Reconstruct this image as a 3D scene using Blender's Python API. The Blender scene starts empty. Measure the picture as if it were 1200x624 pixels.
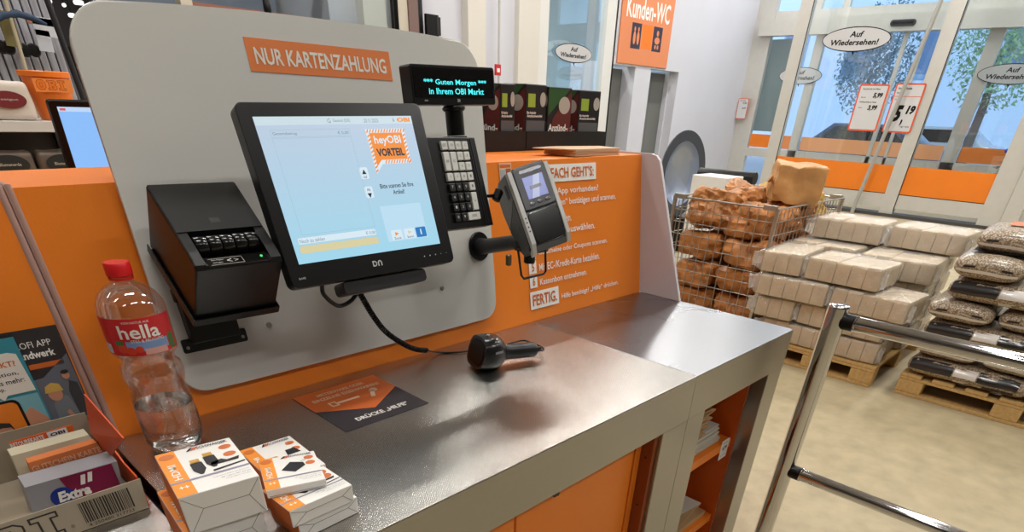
import bpy, bmesh, math, random
from mathutils import Vector, Matrix, noise
random.seed(7)
SC = bpy.context.scene
COL = SC.collection
PI = math.pi
# ---------------------------------------------------------------- camera
M3 = ((0.6931, -0.7199, 0.0364), (-0.3928, -0.4195, -0.8184), (0.6045, 0.5529, -0.5735))
F_PX, PX, PY = 682.98, 614.87, 602.93
CAM = Vector((0, 0, 1.45))
cd = bpy.data.cameras.new('camera')
cam = bpy.data.objects.new('camera', cd); COL.objects.link(cam)
right = Vector(M3[0]).normalized(); fwd = Vector(M3[2]).normalized()
down = fwd.cross(right).normalized(); right = down.cross(fwd).normalized()
R = Matrix((right, -down, -fwd)).transposed()
cam.matrix_world = Matrix.Translation(CAM) @ R.to_4x4()
cd.sensor_fit = 'HORIZONTAL'; cd.sensor_width = 36; cd.lens = F_PX / 1200 * 36
cd.shift_x = (600 - PX) / 1200; cd.shift_y = (PY - 312) / 1200
cd.clip_start = 0.02; cd.clip_end = 200
SC.camera = cam

def ray(x, y):
    a, b = (x - PX) / F_PX, (y - PY) / F_PX
    return right * a + down * b + fwd
def hit(x, y, ax, v):
    """point of a real surface (plane axis=value) seen at a photo position"""
    d = ray(x, y); return CAM + d * ((v - CAM[ax]) / d[ax])

# ---------------------------------------------------------------- materials
def lin(c):
    return tuple(((v / 255) / 12.92 if v / 255 <= .04045 else ((v / 255 + .055) / 1.055) ** 2.4) for v in c) + (1,)
MATS = {}
def mat(name, rgb, rough=.5, metal=0., var=0., vs=8., bump=0., bs=60., spec=.5, coat=0., trans=0., ior=1.45, emit=0., alpha=1., stretch=None):
    if name in MATS: return MATS[name]
    m = bpy.data.materials.new(name); m.use_nodes = True; nt = m.node_tree; N = nt.nodes; L = nt.links
    b = N['Principled BSDF']
    b.inputs['Base Color'].default_value = lin(rgb); b.inputs['Roughness'].default_value = rough
    b.inputs['Metallic'].default_value = metal; b.inputs['Specular IOR Level'].default_value = spec
    b.inputs['Coat Weight'].default_value = coat; b.inputs['Coat Roughness'].default_value = .1
    b.inputs['Transmission Weight'].default_value = trans; b.inputs['IOR'].default_value = ior
    b.inputs['Alpha'].default_value = alpha
    if emit:
        b.inputs['Emission Color'].default_value = lin(rgb); b.inputs['Emission Strength'].default_value = emit
        b.inputs['Base Color'].default_value = (0.01, 0.01, 0.01, 1)
    if var or bump:
        tc = N.new('ShaderNodeTexCoord'); mp = N.new('ShaderNodeMapping'); L.new(tc.outputs['Object'], mp.inputs[0])
        if stretch: mp.inputs['Scale'].default_value = stretch
    if var:
        n = N.new('ShaderNodeTexNoise'); n.inputs['Scale'].default_value = vs; n.inputs['Detail'].default_value = 5
        L.new(mp.outputs[0], n.inputs['Vector'])
        mx = N.new('ShaderNodeMixRGB'); mx.blend_type = 'MULTIPLY'
        r = N.new('ShaderNodeMapRange'); r.inputs[1].default_value = .3; r.inputs[2].default_value = .7
        r.inputs[3].default_value = 1 - var; r.inputs[4].default_value = 1.0 + var * .3
        L.new(n.outputs['Fac'], r.inputs[0]); mx.inputs[0].default_value = 1
        mx.inputs[1].default_value = lin(rgb); L.new(r.outputs[0], mx.inputs[2]); L.new(mx.outputs[0], b.inputs['Base Color'])
    if bump:
        n2 = N.new('ShaderNodeTexNoise'); n2.inputs['Scale'].default_value = bs; n2.inputs['Detail'].default_value = 4
        L.new(mp.outputs[0], n2.inputs['Vector'])
        bp = N.new('ShaderNodeBump'); bp.inputs['Strength'].default_value = bump; bp.inputs['Distance'].default_value = .01
        L.new(n2.outputs['Fac'], bp.inputs['Height']); L.new(bp.outputs[0], b.inputs['Normal'])
    MATS[name] = m; return m
def clear_mat(name, tint, fac=.12, rough=.05, dens=0.):
    """thin clear sheet: see-through with fresnel gloss and an optional milky share"""
    if name in MATS: return MATS[name]
    m = bpy.data.materials.new(name); m.use_nodes = True; nt = m.node_tree; N = nt.nodes; L = nt.links
    N.remove(N['Principled BSDF']); out = N['Material Output']
    t = N.new('ShaderNodeBsdfTransparent'); t.inputs[0].default_value = lin(tint)
    g = N.new('ShaderNodeBsdfGlossy'); g.inputs['Roughness'].default_value = rough; g.inputs[0].default_value = (1, 1, 1, 1)
    if name.startswith('plastic'):
        tc = N.new('ShaderNodeTexCoord'); ns_ = N.new('ShaderNodeTexNoise'); ns_.inputs['Scale'].default_value = 26; ns_.inputs['Distortion'].default_value = 1.6; bp_ = N.new('ShaderNodeBump'); bp_.inputs['Strength'].default_value = .8; bp_.inputs['Distance'].default_value = .02
        L.new(tc.outputs['Object'], ns_.inputs['Vector']); L.new(ns_.outputs['Fac'], bp_.inputs['Height']); L.new(bp_.outputs[0], g.inputs['Normal'])
    d = N.new('ShaderNodeBsdfDiffuse'); d.inputs[0].default_value = lin((225, 225, 225))
    lw = N.new('ShaderNodeLayerWeight'); lw.inputs['Blend'].default_value = .35
    mu = N.new('ShaderNodeMath'); mu.operation = 'MULTIPLY_ADD'; mu.inputs[1].default_value = .4; mu.inputs[2].default_value = fac * .4
    L.new(lw.outputs['Fresnel'], mu.inputs[0])
    a = N.new('ShaderNodeMixShader'); L.new(mu.outputs[0], a.inputs[0]); L.new(t.outputs[0], a.inputs[1]); L.new(g.outputs[0], a.inputs[2])
    c = N.new('ShaderNodeMixShader'); c.inputs[0].default_value = dens; L.new(a.outputs[0], c.inputs[1]); L.new(d.outputs[0], c.inputs[2])
    L.new(c.outputs[0], out.inputs['Surface']); MATS[name] = m; return m

# ---------------------------------------------------------------- mesh helpers
I4 = Matrix.Identity(4)
def T(x, y, z): return Matrix.Translation((x, y, z))
def RX(a): return Matrix.Rotation(a, 4, 'X')
def RY(a): return Matrix.Rotation(a, 4, 'Y')
def RZ(a): return Matrix.Rotation(a, 4, 'Z')
def basis(o, u, v):
    u = Vector(u).normalized(); v = Vector(v).normalized(); n = u.cross(v)
    m = Matrix((u, v, n)).transposed().to_4x4(); m.translation = Vector(o); return m
def FRONT(x, y, z): return basis((x, y, z), (1, 0, 0), (0, 0, 1))      # faces -y
def TOP(x, y, z): return basis((x, y, z), (1, 0, 0), (0, 1, 0))        # faces +z
def DOORF(x, y, z): return basis((x, y, z), (0, -1, 0), (0, 0, 1))     # faces -x
class MB:
    def __init__(s): s.bm = bmesh.new()
    def box(s, a, b, F=I4, bev=0., seg=2):
        g = bmesh.ops.create_cube(s.bm, size=1); vs = g['verts']
        c = [(a[i] + b[i]) / 2 for i in range(3)]; d = [abs(b[i] - a[i]) for i in range(3)]
        for v in vs: v.co = Vector((v.co.x * d[0] + c[0], v.co.y * d[1] + c[1], v.co.z * d[2] + c[2]))
        if bev:
            es = list({e for v in vs for e in v.link_edges})
            r = bmesh.ops.bevel(s.bm, geom=es, offset=min(bev, min(d) * .49), segments=seg, profile=.5, affect='EDGES')
            vs = list({v for f in r['faces'] for v in f.verts} | {v for v in vs if v.is_valid})
        bmesh.ops.transform(s.bm, matrix=F, verts=vs); return s
    def prism(s, pts, n0, n1, F=I4, bev=0., seg=2):
        """polygon pts in (u,v), extruded along n"""
        f = s.bm.faces.new([s.bm.verts.new((p[0], p[1], n0)) for p in pts])
        r = bmesh.ops.extrude_face_region(s.bm, geom=[f]); vs2 = [g for g in r['geom'] if isinstance(g, bmesh.types.BMVert)]
        for v in vs2: v.co.z = n1
        vs = list(f.verts) + vs2
        if bev:
            top = [e for e in {e for v in vs2 for e in v.link_edges} if e.verts[0] in vs2 and e.verts[1] in vs2]
            r2 = bmesh.ops.bevel(s.bm, geom=top, offset=bev, segments=seg, profile=.5, affect='EDGES')
            vs = list({v for v in vs if v.is_valid} | set(r2['verts']))
        bmesh.ops.transform(s.bm, matrix=F, verts=vs); return s
    def lathe(s, prof, F=I4, n=32, caps=True):
        rings = []
        for r, z in prof:
            rings.append([s.bm.verts.new(F @ Vector((r * math.cos(2 * PI * k / n), r * math.sin(2 * PI * k / n), z))) for k in range(n)])
        for a, b in zip(rings, rings[1:]):
            for k in range(n): s.bm.faces.new((a[k], a[(k + 1) % n], b[(k + 1) % n], b[k]))
        if caps:
            for rg, fl in ((rings[0], True), (rings[-1], False)):
                s.bm.faces.new(rg[::-1] if fl else rg)
        return s
    def cyl(s, r, z0, z1, F=I4, n=24, bev=0.):
        pr = [(r, z0), (r, z1)] if not bev else [(r - bev, z0), (r, z0 + bev), (r, z1 - bev), (r - bev, z1)]
        return s.lathe(pr, F, n)
    def tube(s, pts, r, n=8, caps=True, radii=None):
        pts = [Vector(p) for p in pts]; rings = []; up = None
        for i, p in enumerate(pts):
            t = (pts[min(i + 1, len(pts) - 1)] - pts[max(i - 1, 0)]).normalized()
            if up is None:
                up = Vector((0, 0, 1)) if abs(t.z) < .9 else Vector((1, 0, 0))
            a = (up - t * up.dot(t)).normalized(); b = t.cross(a); up = a
            rr = radii[i] if radii else r
            rings.append([s.bm.verts.new(p + (a * math.cos(2 * PI * k / n) + b * math.sin(2 * PI * k / n)) * rr) for k in range(n)])
        for a, b in zip(rings, rings[1:]):
            for k in range(n): s.bm.faces.new((a[k], a[(k + 1) % n], b[(k + 1) % n], b[k]))
        if caps: s.bm.faces.new(rings[0][::-1]); s.bm.faces.new(rings[-1])
        return s
    def loft(s, rings, caps=True):
        rr = [[s.bm.verts.new(Vector(p)) for p in ring] for ring in rings]; n = len(rr[0])
        for a, b in zip(rr, rr[1:]):
            for k in range(n): s.bm.faces.new((a[k], a[(k + 1) % n], b[(k + 1) % n], b[k]))
        if caps: s.bm.faces.new(rr[0][::-1]); s.bm.faces.new(rr[-1])
        return s
    def sphere(s, r, F=I4, sub=2):
        g = bmesh.ops.create_icosphere(s.bm, subdivisions=sub, radius=r); bmesh.ops.transform(s.bm, matrix=F, verts=g['verts']); return s
    def done(s, name, m, parent=None, smooth=False, angle=40):
        bmesh.ops.recalc_face_normals(s.bm, faces=s.bm.faces)
        me = bpy.data.meshes.new(name); s.bm.to_mesh(me); s.bm.free(); me.materials.append(m)
        o = bpy.data.objects.new(name, me); COL.objects.link(o)
        if smooth:
            for p in me.polygons: p.use_smooth = True
            try: me.set_sharp_from_angle(angle=math.radians(angle))
            except Exception: pass
        if parent: o.parent = parent
        return o
def thing(name, label, cat, loc=(0, 0, 0), group=None, mtx=None):
    o = bpy.data.objects.new(name, None); COL.objects.link(o); o.empty_display_size = .05
    if mtx is not None: o.matrix_world = mtx
    else: o.location = loc
    o['label'] = label; o['category'] = cat
    if group: o['group'] = group
    return o
def tag(o, label, cat, group=None):
    o['label'] = label; o['category'] = cat
    if group: o['group'] = group
    return o
def struct(o, kind='structure'): o['kind'] = kind; return o
def rrect(x0, y0, x1, y1, r, n=6):
    if not isinstance(r, (list, tuple)): r = [r] * 4
    cs = [(x1 - r[0], y1 - r[0], 0, r[0]), (x0 + r[1], y1 - r[1], 90, r[1]), (x0 + r[2], y0 + r[2], 180, r[2]), (x1 - r[3], y0 + r[3], 270, r[3])]
    return [(cx + rr * math.cos(math.radians(a + 90 * k / n)), cy + rr * math.sin(math.radians(a + 90 * k / n))) for cx, cy, a, rr in cs for k in range(n + 1)]
def ellipse(cx, cy, a, b, n=40): return [(cx + a * math.cos(2 * PI * k / n), cy + b * math.sin(2 * PI * k / n)) for k in range(n)]
def card(name, m, parent, F, pts, t=.0006, n0=0.0):
    return MB().prism(pts, n0, n0 + t, F).done(name, m, parent)
def rect(name, m, parent, F, x0, y0, x1, y1, t=.0006, n0=0.0, r=0):
    return card(name, m, parent, F, rrect(x0, y0, x1, y1, r, 4) if r else [(x0, y0), (x1, y0), (x1, y1), (x0, y1)], t, n0)
# lettering: lines of (string, x0, y0, x1, y1, bold) fitted into boxes of frame F, one mesh
def _glyphs(s, bold, shear=0, spacing=1.0):
    cu = bpy.data.curves.new('lettering', 'FONT'); cu.body = s; cu.offset = bold; cu.resolution_u = 2; cu.fill_mode = 'FRONT'
    cu.shear = shear; cu.space_character = spacing
    ob = bpy.data.objects.new('lettering', cu); COL.objects.link(ob)
    dg = bpy.context.evaluated_depsgraph_get(); dg.update()
    me = bpy.data.meshes.new_from_object(ob.evaluated_get(dg))
    vs = [tuple(v.co) for v in me.vertices]; fs = [tuple(p.vertices) for p in me.polygons]
    bpy.data.objects.remove(ob); bpy.data.curves.remove(cu); bpy.data.meshes.remove(me)
    return vs, fs
def lettering(name, m, parent, F, lines, n0=.0008):
    allv, allf = [], []
    for ln in lines:
        s, x0, y0, x1, y1 = ln[:5]; bold = ln[5] if len(ln) > 5 else .0; sh = ln[6] if len(ln) > 6 else 0
        vs, fs = _glyphs(s, bold, sh)
        if not vs: continue
        ax, bx = min(v[0] for v in vs), max(v[0] for v in vs); ay, by = min(v[1] for v in vs), max(v[1] for v in vs)
        o = len(allv)
        for v in vs:
            allv.append(F @ Vector((x0 + (v[0] - ax) / (bx - ax) * (x1 - x0), y0 + (v[1] - ay) / (by - ay) * (y1 - y0), n0)))
        allf += [tuple(i + o for i in f) for f in fs]
    me = bpy.data.meshes.new(name); me.from_pydata([tuple(v) for v in allv], [], allf); me.materials.append(m)
    ob = bpy.data.objects.new(name, me); COL.objects.link(ob)
    if parent: ob.parent = parent
    return ob
def dup(root, mtx=None, label=None, group=None):
    r = root.copy(); COL.objects.link(r)
    if mtx is not None: r.matrix_world = mtx
    if label: r['label'] = label
    if group: r['group'] = group
    for ch in list(root.children):
        c = ch.copy(); COL.objects.link(c); c.parent = r
        for g in ch.children:
            d = g.copy(); COL.objects.link(d); d.parent = c
    return r

# palette
ORANGE = mat('orange_enamel', (238, 130, 36), .38, var=.06, vs=3, bump=.04, bs=250)
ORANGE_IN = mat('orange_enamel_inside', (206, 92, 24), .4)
ORANGE_ED = mat('orange_foil', (232, 118, 40), .5)
WHITE = mat('white_print', (238, 236, 230), .5)
PAPER = mat('white_card', (232, 230, 226), .6)
BLACK = mat('black_plastic', (9, 9, 10), .34, spec=.4)
BLACKG = mat('black_gloss', (9, 9, 10), .12)
DGREY = mat('dark_grey_plastic', (38, 38, 41), .42)
MGREY = mat('grey_plastic', (118, 120, 122), .4)
LGREY = mat('light_grey_plastic', (200, 200, 198), .35)
DARKP = mat('anthracite_print', (52, 46, 52), .5)
CHROME = mat('chrome', (205, 205, 208), .07, 1)
ALU = mat('aluminium_frame', (206, 204, 198), .42, .25, var=.04)
ALU2 = mat('white_frame', (222, 222, 220), .45)
WALL = mat('wall_paint', (208, 210, 220), .7, var=.03, vs=1.5)
CARTON = mat('grey_cardboard', (160, 148, 128), .75, var=.08, vs=20)

# ---------------------------------------------------------------- steel with a woven embossing
def steel(name, emboss, base=(186, 182, 176), rough=.26):
    m = mat(name, base, rough, 1.0); N = m.node_tree.nodes; L = m.node_tree.links; b = N['Principled BSDF']
    tc = N.new('ShaderNodeTexCoord')
    n = N.new('ShaderNodeTexNoise'); n.inputs['Scale'].default_value = 3; n.inputs['Detail'].default_value = 2
    L.new(tc.outputs['Object'], n.inputs['Vector'])
    r = N.new('ShaderNodeMapRange'); r.inputs[1].default_value = .3; r.inputs[2].default_value = .7
    r.inputs[3].default_value = rough - .015; r.inputs[4].default_value = rough + .02
    L.new(n.outputs['Fac'], r.inputs[0]); L.new(r.outputs[0], b.inputs['Roughness'])
    if emboss:
        sx = N.new('ShaderNodeSeparateXYZ'); L.new(tc.outputs['Object'], sx.inputs[0])
        def sine(sock, per):
            a = N.new('ShaderNodeMath'); a.operation = 'MULTIPLY'; a.inputs[1].default_value = 2 * PI / per; L.new(sock, a.inputs[0])
            s_ = N.new('ShaderNodeMath'); s_.operation = 'SINE'; L.new(a.outputs[0], s_.inputs[0]); return s_
        sa = sine(sx.outputs['X'], .0052); sb = sine(sx.outputs['Y'], .0046)
        mu = N.new('ShaderNodeMath'); mu.operation = 'MULTIPLY'; L.new(sa.outputs[0], mu.inputs[0]); L.new(sb.outputs[0], mu.inputs[1])
        bp = N.new('ShaderNodeBump'); bp.inputs['Strength'].default_value = emboss; bp.inputs['Distance'].default_value = .0010
        L.new(mu.outputs[0], bp.inputs['Height']); L.new(bp.outputs[0], b.inputs['Normal'])
        cm = N.new('ShaderNodeMapRange'); cm.inputs[1].default_value = -.6; cm.inputs[2].default_value = .6; L.new(mu.outputs[0], cm.inputs[0])
        mc_ = N.new('ShaderNodeMixRGB'); mc_.inputs[1].default_value = lin((160, 157, 152)); mc_.inputs[2].default_value = lin((206, 203, 198))  # light and dark dots of the relief also put into the base colour
        L.new(cm.outputs[0], mc_.inputs[0]); L.new(mc_.outputs[0], b.inputs['Base Color'])
    return m
STEEL_T = steel('embossed_steel_top', .25, rough=.25)
STEEL_S = steel('brushed_steel_top', 0, (152, 154, 158), .28)
STEEL_F = steel('steel_frame', .0, (168, 166, 162), .33)

# ================================================================ SETTING
YB = 8.46
def slab(name, a, b, m): return struct(MB().box(a, b).done(name, m))
fl = mat('screed_floor', (178, 164, 132), .5, var=.2, vs=8, bump=.12, bs=14)
slab('floor', (-8, -6, -.1), (16.7, YB + .3, 0), fl)
slab('ceiling', (-8, -6, 6), (16.7, YB + 6.3, 6.2), mat('ceiling_paint', (190, 190, 192), .8))
slab('wall_front', (-8, -6.2, 0), (16.7, -6, 6), mat('front_store_wall', (84, 78, 74), .7, var=.6, vs=1.2))
slab('wall_left', (-8.2, -6, 0), (-8, YB + 6, 6), mat('store_wall', (120, 112, 108), .8, var=.3, vs=.6))
# back wall with the customer toilets, glass door and piers
wb = MB()
wb.box((5.2, YB, 0), (9.0, YB + .2, 6)).box((9.0, YB, 3.45), (11.1, YB + .2, 6)).box((11.1, YB, 2.16), (13.5, YB + .2, 6))
wb.box((11.9, YB, 0), (12.45, YB + .2, 2.16)).box((13.5, YB, 0), (16.7, YB + .2, 6))
wb.box((11.12, YB + .9, 0), (11.9, YB + 1.0, 2.2)).box((12.45, YB + .9, 0), (13.5, YB + 1.0, 2.2)).box((11.9, YB + .2, 0), (12.0, YB + .9, 2.16)).box((13.45, YB + .2, 0), (13.55, YB + .9, 2.16)).box((11.0, YB + .2, 0), (11.12, YB + .9, 2.2))
struct(wb.done('wall_back', WALL))
struct(MB().box((5.6, YB - .16, 0), (5.95, YB, 6)).box((7.4, YB - .14, 0), (7.75, YB, 6)).box((8.5, YB - .1, 0), (8.98, YB, 6)).done('trim_1', mat('pier_paint', (214, 210, 202), .6)))
NICHE = mat('niche_grey', (112, 114, 112), .6)
for i, (a, b) in enumerate(((11.13, 11.88), (12.47, 13.44))):
    d = struct(MB().box((a, YB + .30, 0), (b, YB + .36, 2.12)).box(((a + b) / 2 - .006, YB + .296, 0), ((a + b) / 2 + .006, YB + .2995, 2.12)).done('door_%d' % (i + 3), NICHE))
    MB().box((a + .12, YB + .26, 1.0), (a + .24, YB + .295, 1.03), bev=.005).done('door_handle', CHROME, d)
# store continues behind the left of the wall: deep room
slab('wall_back_store', (-8, YB + 6, 0), (5.4, YB + 6.2, 6), mat('store_back', (128, 124, 126), .8, var=.35, vs=.8))
slab('floor_store', (-8, YB + .3, -.1), (5.4, YB + 6, 0), fl)
slab('wall_store_side', (5.2, YB + .2, 0), (5.4, YB + 6, 6), WALL)
# glass door / window in the back wall
GLASS = clear_mat('pane_glass', (249, 253, 254), .12, .02, .012)
FROST = clear_mat('bright_glass', (228, 244, 246), .3, .05, .45)
w1 = struct(MB().box((9.0, YB - .04, 0), (9.26, YB + .1, 3.45)).box((10.8, YB - .04, 0), (11.1, YB + .1, 3.45)).box((9.26, YB - .04, 0), (10.8, YB + .1, .12)).box((9.26, YB - .04, 3.3), (10.8, YB + .1, 3.45)).done('window_1', ALU2))
MB().box((9.26, YB + .02, .12), (10.8, YB + .03, 3.3)).done('pane', GLASS, w1)
MB().box((8.985, YB - .045, 0), (9.02, YB - .041, 3.45)).box((11.07, YB - .045, 0), (11.11, YB - .041, 3.45)).done('rubber_seal', BLACK, w1)
struct(MB().box((5.4, YB + 2.3, 0), (16.7, YB + 2.4, 6)).done('wall_corridor', mat('corridor_paint', (205, 226, 226), .7)))
pl = thing('wall_plan', 'framed white floor plan with green header hanging behind the narrow glass door', 'notice', (10.3, YB + 2.29, 2.0))
MB().box((-.38, -.02, -.55), (.38, 0, .0), bev=.004).done('frame', LGREY, pl)
Fp = FRONT(0, -.021, 0)
rect('header_strip', mat('green_print', (70, 150, 120), .5), pl, Fp, -.1, -.06, .34, -.015)
gm = mat('grey_print', (160, 165, 170), .6)
m = MB()
for k in range(6):
    for j in range(4): m.prism([(-.3 + k * .1, -.48 + j * .1), (-.3 + k * .1 + .06, -.48 + j * .1), (-.3 + k * .1 + .06, -.48 + j * .1 + .05), (-.3 + k * .1, -.48 + j * .1 + .05)], 0, .001, Fp)
m.done('plan_drawing', gm, pl)

# sign Kunden-WC
kx0, kx1, kz0, kz1 = 11.24, 12.95, 2.19, 3.35
ks = thing('toilet_sign', 'large orange hanging sign reading Kunden-WC with two dark pictogram squares', 'sign', (kx0, YB - .03, kz0))
MB().box((0, 0, 0), (kx1 - kx0, .025, kz1 - kz0), bev=.004).done('board', mat('salmon_orange', (222, 138, 92), .55), ks)
Fk = FRONT(0, -.001, 0)
lettering('lettering', WHITE, ks, Fk, [('Kunden-WC', .14, .68, 1.58, .98, .02)])
rect('orange_square', mat('bright_orange_print', (238, 124, 30), .5), ks, Fk, .70, .26, 1.05, .62)
for k, x in enumerate((.36, 1.08)):
    p = rect('pictogram_plate', mat('navy_print', (52, 48, 66), .5), ks, Fk, x, .24, x + .31, .62)
    q = MB()
    if k == 0:
        for cx in (.1, .22):
            q.prism(ellipse(x + cx, .53, .026, .035, 16), 0, .001, FRONT(0, -.003, 0)).prism(ellipse(x + cx, .40, .042, .10, 20), 0, .001, FRONT(0, -.003, 0))
    else:
        q.prism(ellipse(x + .155, .52, .04, .045, 16), 0, .001, FRONT(0, -.003, 0)).prism(ellipse(x + .155, .41, .09, .055, 20), 0, .001, FRONT(0, -.003, 0))
        for cx in (.11, .20): q.prism(ellipse(x + cx, .31, .028, .035, 16), 0, .001, FRONT(0, -.003, 0))
    q.done('figures', mat('salmon_orange', (0, 0, 0)), p)

# ---------------------------------------------------------------- entrance: inner and outer glass walls
XF, XO = 13.5, 16.5
def bubble(name, label, F, w, h, fs=1.0):
    b = thing(name, label, 'sticker')
    MB().prism(ellipse(0, 0, w / 2, h / 2), 0, .003, F).done('rim', BLACK, b)
    MB().prism(ellipse(0, 0, w / 2 - w * .012, h / 2 - w * .012), .003, .005, F).done('bubble', mat('sticker_grey', (196, 196, 198), .6), b)
    MB().prism([(-w * .01, -h * .48), (w * .03, -h * .47), (w * .02, -h * .66)], .0, .004, F).done('pointer', BLACK, b)
    lettering('lettering', BLACK, b, F, [('Auf', -w * .10, h * .08, w * .10, h * .32, .03, .12), ('Wiedersehen!', -w * .36, -h * .24, w * .34, h * .0, .03, .12)], .006)
    return b
# inner wall frame
fm = MB()
fm.box((XF, 5.89, 0), (XF + .12, 6.12, 6)).box((XF, 3.43, 0), (XF + .12, 3.665, 6))
fm.box((XF, 1.75, 0), (XF + .3, 2.07, 6)).box((XF - .05, 1.5, 0), (XF + .25, 1.74, 6))
for a, b in ((6.12, YB), ): pass
for a, b in ((5.89, 3.665), (3.43, 2.07)):
    fm.box((XF + .02, b, .14), (XF + .1, a, .37))
fm.box((XF + .03, -5.9, 0), (XF + .15, 1.5, 6))
w2 = struct(fm.done('window_2', ALU))
for a, b in ((5.89, 3.665), (3.43, 2.07)):
    MB().box((XF + .05, b, .37), (XF + .06, a, 5.6)).done('pane', GLASS, w2)
    MB().box((XF + .035, b, .37), (XF + .045, a, .81)).done('orange_band', ORANGE, w2)
MB().box((XF - .002, 5.885, .1), (XF + .02, 5.893, 6)).box((XF - .002, 3.425, .1), (XF + .02, 3.435, 6)).box((XF + .018, 2.07, .362), (XF + .03, 3.43, .372)).box((XF + .018, 3.665, .362), (XF + .03, 5.89, .372)).done('rubber_seal', BLACK, w2)
struct(MB().box((XF - .05, 1.4, 0), (XF + .3, YB, .05)).done('trim_2', mat('threshold_dark', (70, 68, 66), .6)))
# outer wall frame
om = MB()
om.box((XO - .15, 2.0, 2.98), (XO - .004, 8.28, 3.27)).box((XO, 8.02, 0), (XO + .12, 8.2, 6)).box((XO, 6.75, 0), (XO + .12, 6.95, 3))
om.box((XO, 3.36, 0), (XO + .1, 3.62, 3)).box((XO, 8.2, 0), (XO + .12, YB, 6))
om.box((XO, 5.05, .1), (XO + .06, 5.13, 3)).box((XO, 4.7, .1), (XO + .06, 4.76, 3))
om.box((XO, 1.9, .62), (XO + .1, 8.02, .80)).box((XO, 1.9, 0), (XO + .12, 2.3, 6)).box((XO, 7.0, 3.24), (XO + .1, 7.15, 6)).box((XO, 6.4, 3.24), (XO + .1, 6.55, 6)).box((XO, 4.3, 3.24), (XO + .1, 4.45, 6))
om.box((XO - .003, 2.31, 2.981), (XO + .1, 8.015, 3.42)).box((XO, -5.9, 0), (XO + .12, 1.9, 6)).box((XO - .002, 2.31, 4.6), (XO + .12, 8.015, 6))
w3 = struct(om.done('window_3', ALU))
for a, b in ((8.02, 6.95), (6.75, 3.62), (3.36, 2.3)):
    MB().box((XO + .04, b, .8), (XO + .05, a, 2.98)).done('pane', GLASS, w3)
for a, b in ((8.0, 6.95), (6.7, 3.65), (3.33, 2.3)):
    MB().box((XO + .02, b, .82), (XO + .03, a, 1.09)).done('orange_band', ORANGE if a != 6.7 else mat('pale_orange_band', (240, 170, 120), .5), w3)
curt = tag(MB().box((XO + .3, 7.3, 1.15), (XO + .33, 8.15, 2.95)).done('blind', mat('grey_green_blind', (128, 146, 142), .8, var=.1, stretch=(1, 12, .3))), 'grey green roller blind in the leftmost pane of the far entrance wall', 'blind')
curt2 = tag(MB().prism([(-7.2, 1.9), (-6.6, 1.9), (-6.25, 2.9), (-7.2, 2.9)], 0, .03, basis((XO + .34, 0, 0), (0, -1, 0), (0, 0, 1)) @ Matrix.Scale(-1, 4, (1, 0, 0))).done('drape', mat('grey_green_blind', (0, 0, 0))), 'slanting grey green drape hanging beyond the far entrance wall', 'drape')
sn = thing('motion_sensor', 'long dark motion sensor on the white beam above the far sliding door', 'sensor', (XO - .152, 5.18, 3.11))
MB().prism(rrect(-.24, -.05, .24, .05, .05), 0, .03, DOORF(0, 0, 0)).done('housing', mat('sensor_dark', (40, 44, 50), .3), sn, True)
MB().prism(rrect(-.2, -.02, .2, .02, .02), .03, .034, DOORF(0, 0, 0)).done('lens', BLACKG, sn)
bubble('farewell_sticker', 'large grey speech bubble sticker Auf Wiedersehen! on the near entrance glass', DOORF(XF + .02, 4.985, 2.625), 1.17, .35)
bubble('farewell_sticker', 'small grey speech bubble on the far glass, cut by the left aluminium post', DOORF(XO - .02, hit(938, 89, 0, XO).y, hit(938, 89, 0, XO).z), 1.0, .32)
bubble('farewell_sticker', 'speech bubble sticker on the far glass at the right, above the Christmas tree', DOORF(XO - .02, hit(1186, 87, 0, XO).y, hit(1186, 87, 0, XO).z), 1.15, .33)
bb = hit(672, 62.5, 1, YB)
bubble('farewell_sticker', 'speech bubble sticker on the narrow glass door above the charcoal boxes', FRONT(bb.x, YB - .01, bb.z), 1.0, .27)
# price sheets
REDE = mat('red_orange_border', (222, 88, 50), .5)
def sheet(name, label, F, w, h, lines, cuts=()):
    s = thing(name, label, 'price sheet')
    MB().prism(rrect(0, 0, w, h, w * .06, 3), 0, .006, F).done('border', REDE, s)
    MB().prism(rrect(w * .05, w * .05, w * .95, h - w * .05, w * .03, 3), .006, .008, F).done('sheet', mat('sheet_grey', (206, 206, 208), .6), s)
    if cuts: 
        q = MB()
        for c in cuts: q.prism([(w * .05, c), (w * .95, c), (w * .95, c + .008), (w * .05, c + .008)], .008, .0095, F)
        q.done('rule', REDE, s)
    lettering('lettering', BLACK, s, F, lines, .009)
    return s
sheet('price_sheet', 'right price sheet on the entrance glass with a large 5,19', DOORF(XF - .02, 4.06, 1.30), .47, .71,
      [('5', .09, .16, .24, .40, .06, .2), (',', .25, .10, .285, .20, .06, .2), ('19', .29, .27, .43, .40, .06, .2), ('Holz-Briketts', .05, .62, .27, .655, .02), ('10 kg', .05, .555, .15, .585, .02), ('je Pack', .05, .47, .16, .495, .01), ('1 kg = 0,52', .27, .075, .42, .105, .02)], (.52,))
sheet('price_sheet', 'left price sheet on the entrance glass listing 5,99 and 3,99', DOORF(XF - .02, 4.66, 1.30), .50, .69,
      [('5,99', .27, .48, .43, .57, .05, .2), ('3,99', .24, .30, .40, .39, .05, .2), ('Kaminholz im Netz', .07, .61, .36, .635, .02), ('Anfeuerholz im Netz', .07, .42, .36, .445, .02), ('Sack', .08, .34, .15, .36, .01), ('Bund', .08, .49, .15, .51, .01)])
ph = hit(862, 140, 0, XO)
sheet('price_sheet', 'small price sheet on the white wall corner left of the entrance', DOORF(XO - .12, 8.44, 1.38), .27, .42,
      [('19,99', .13, .30, .23, .34, .03), ('24,99', .13, .20, .23, .24, .03), ('Streusalz', .04, .36, .2, .385, .0)])
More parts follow.
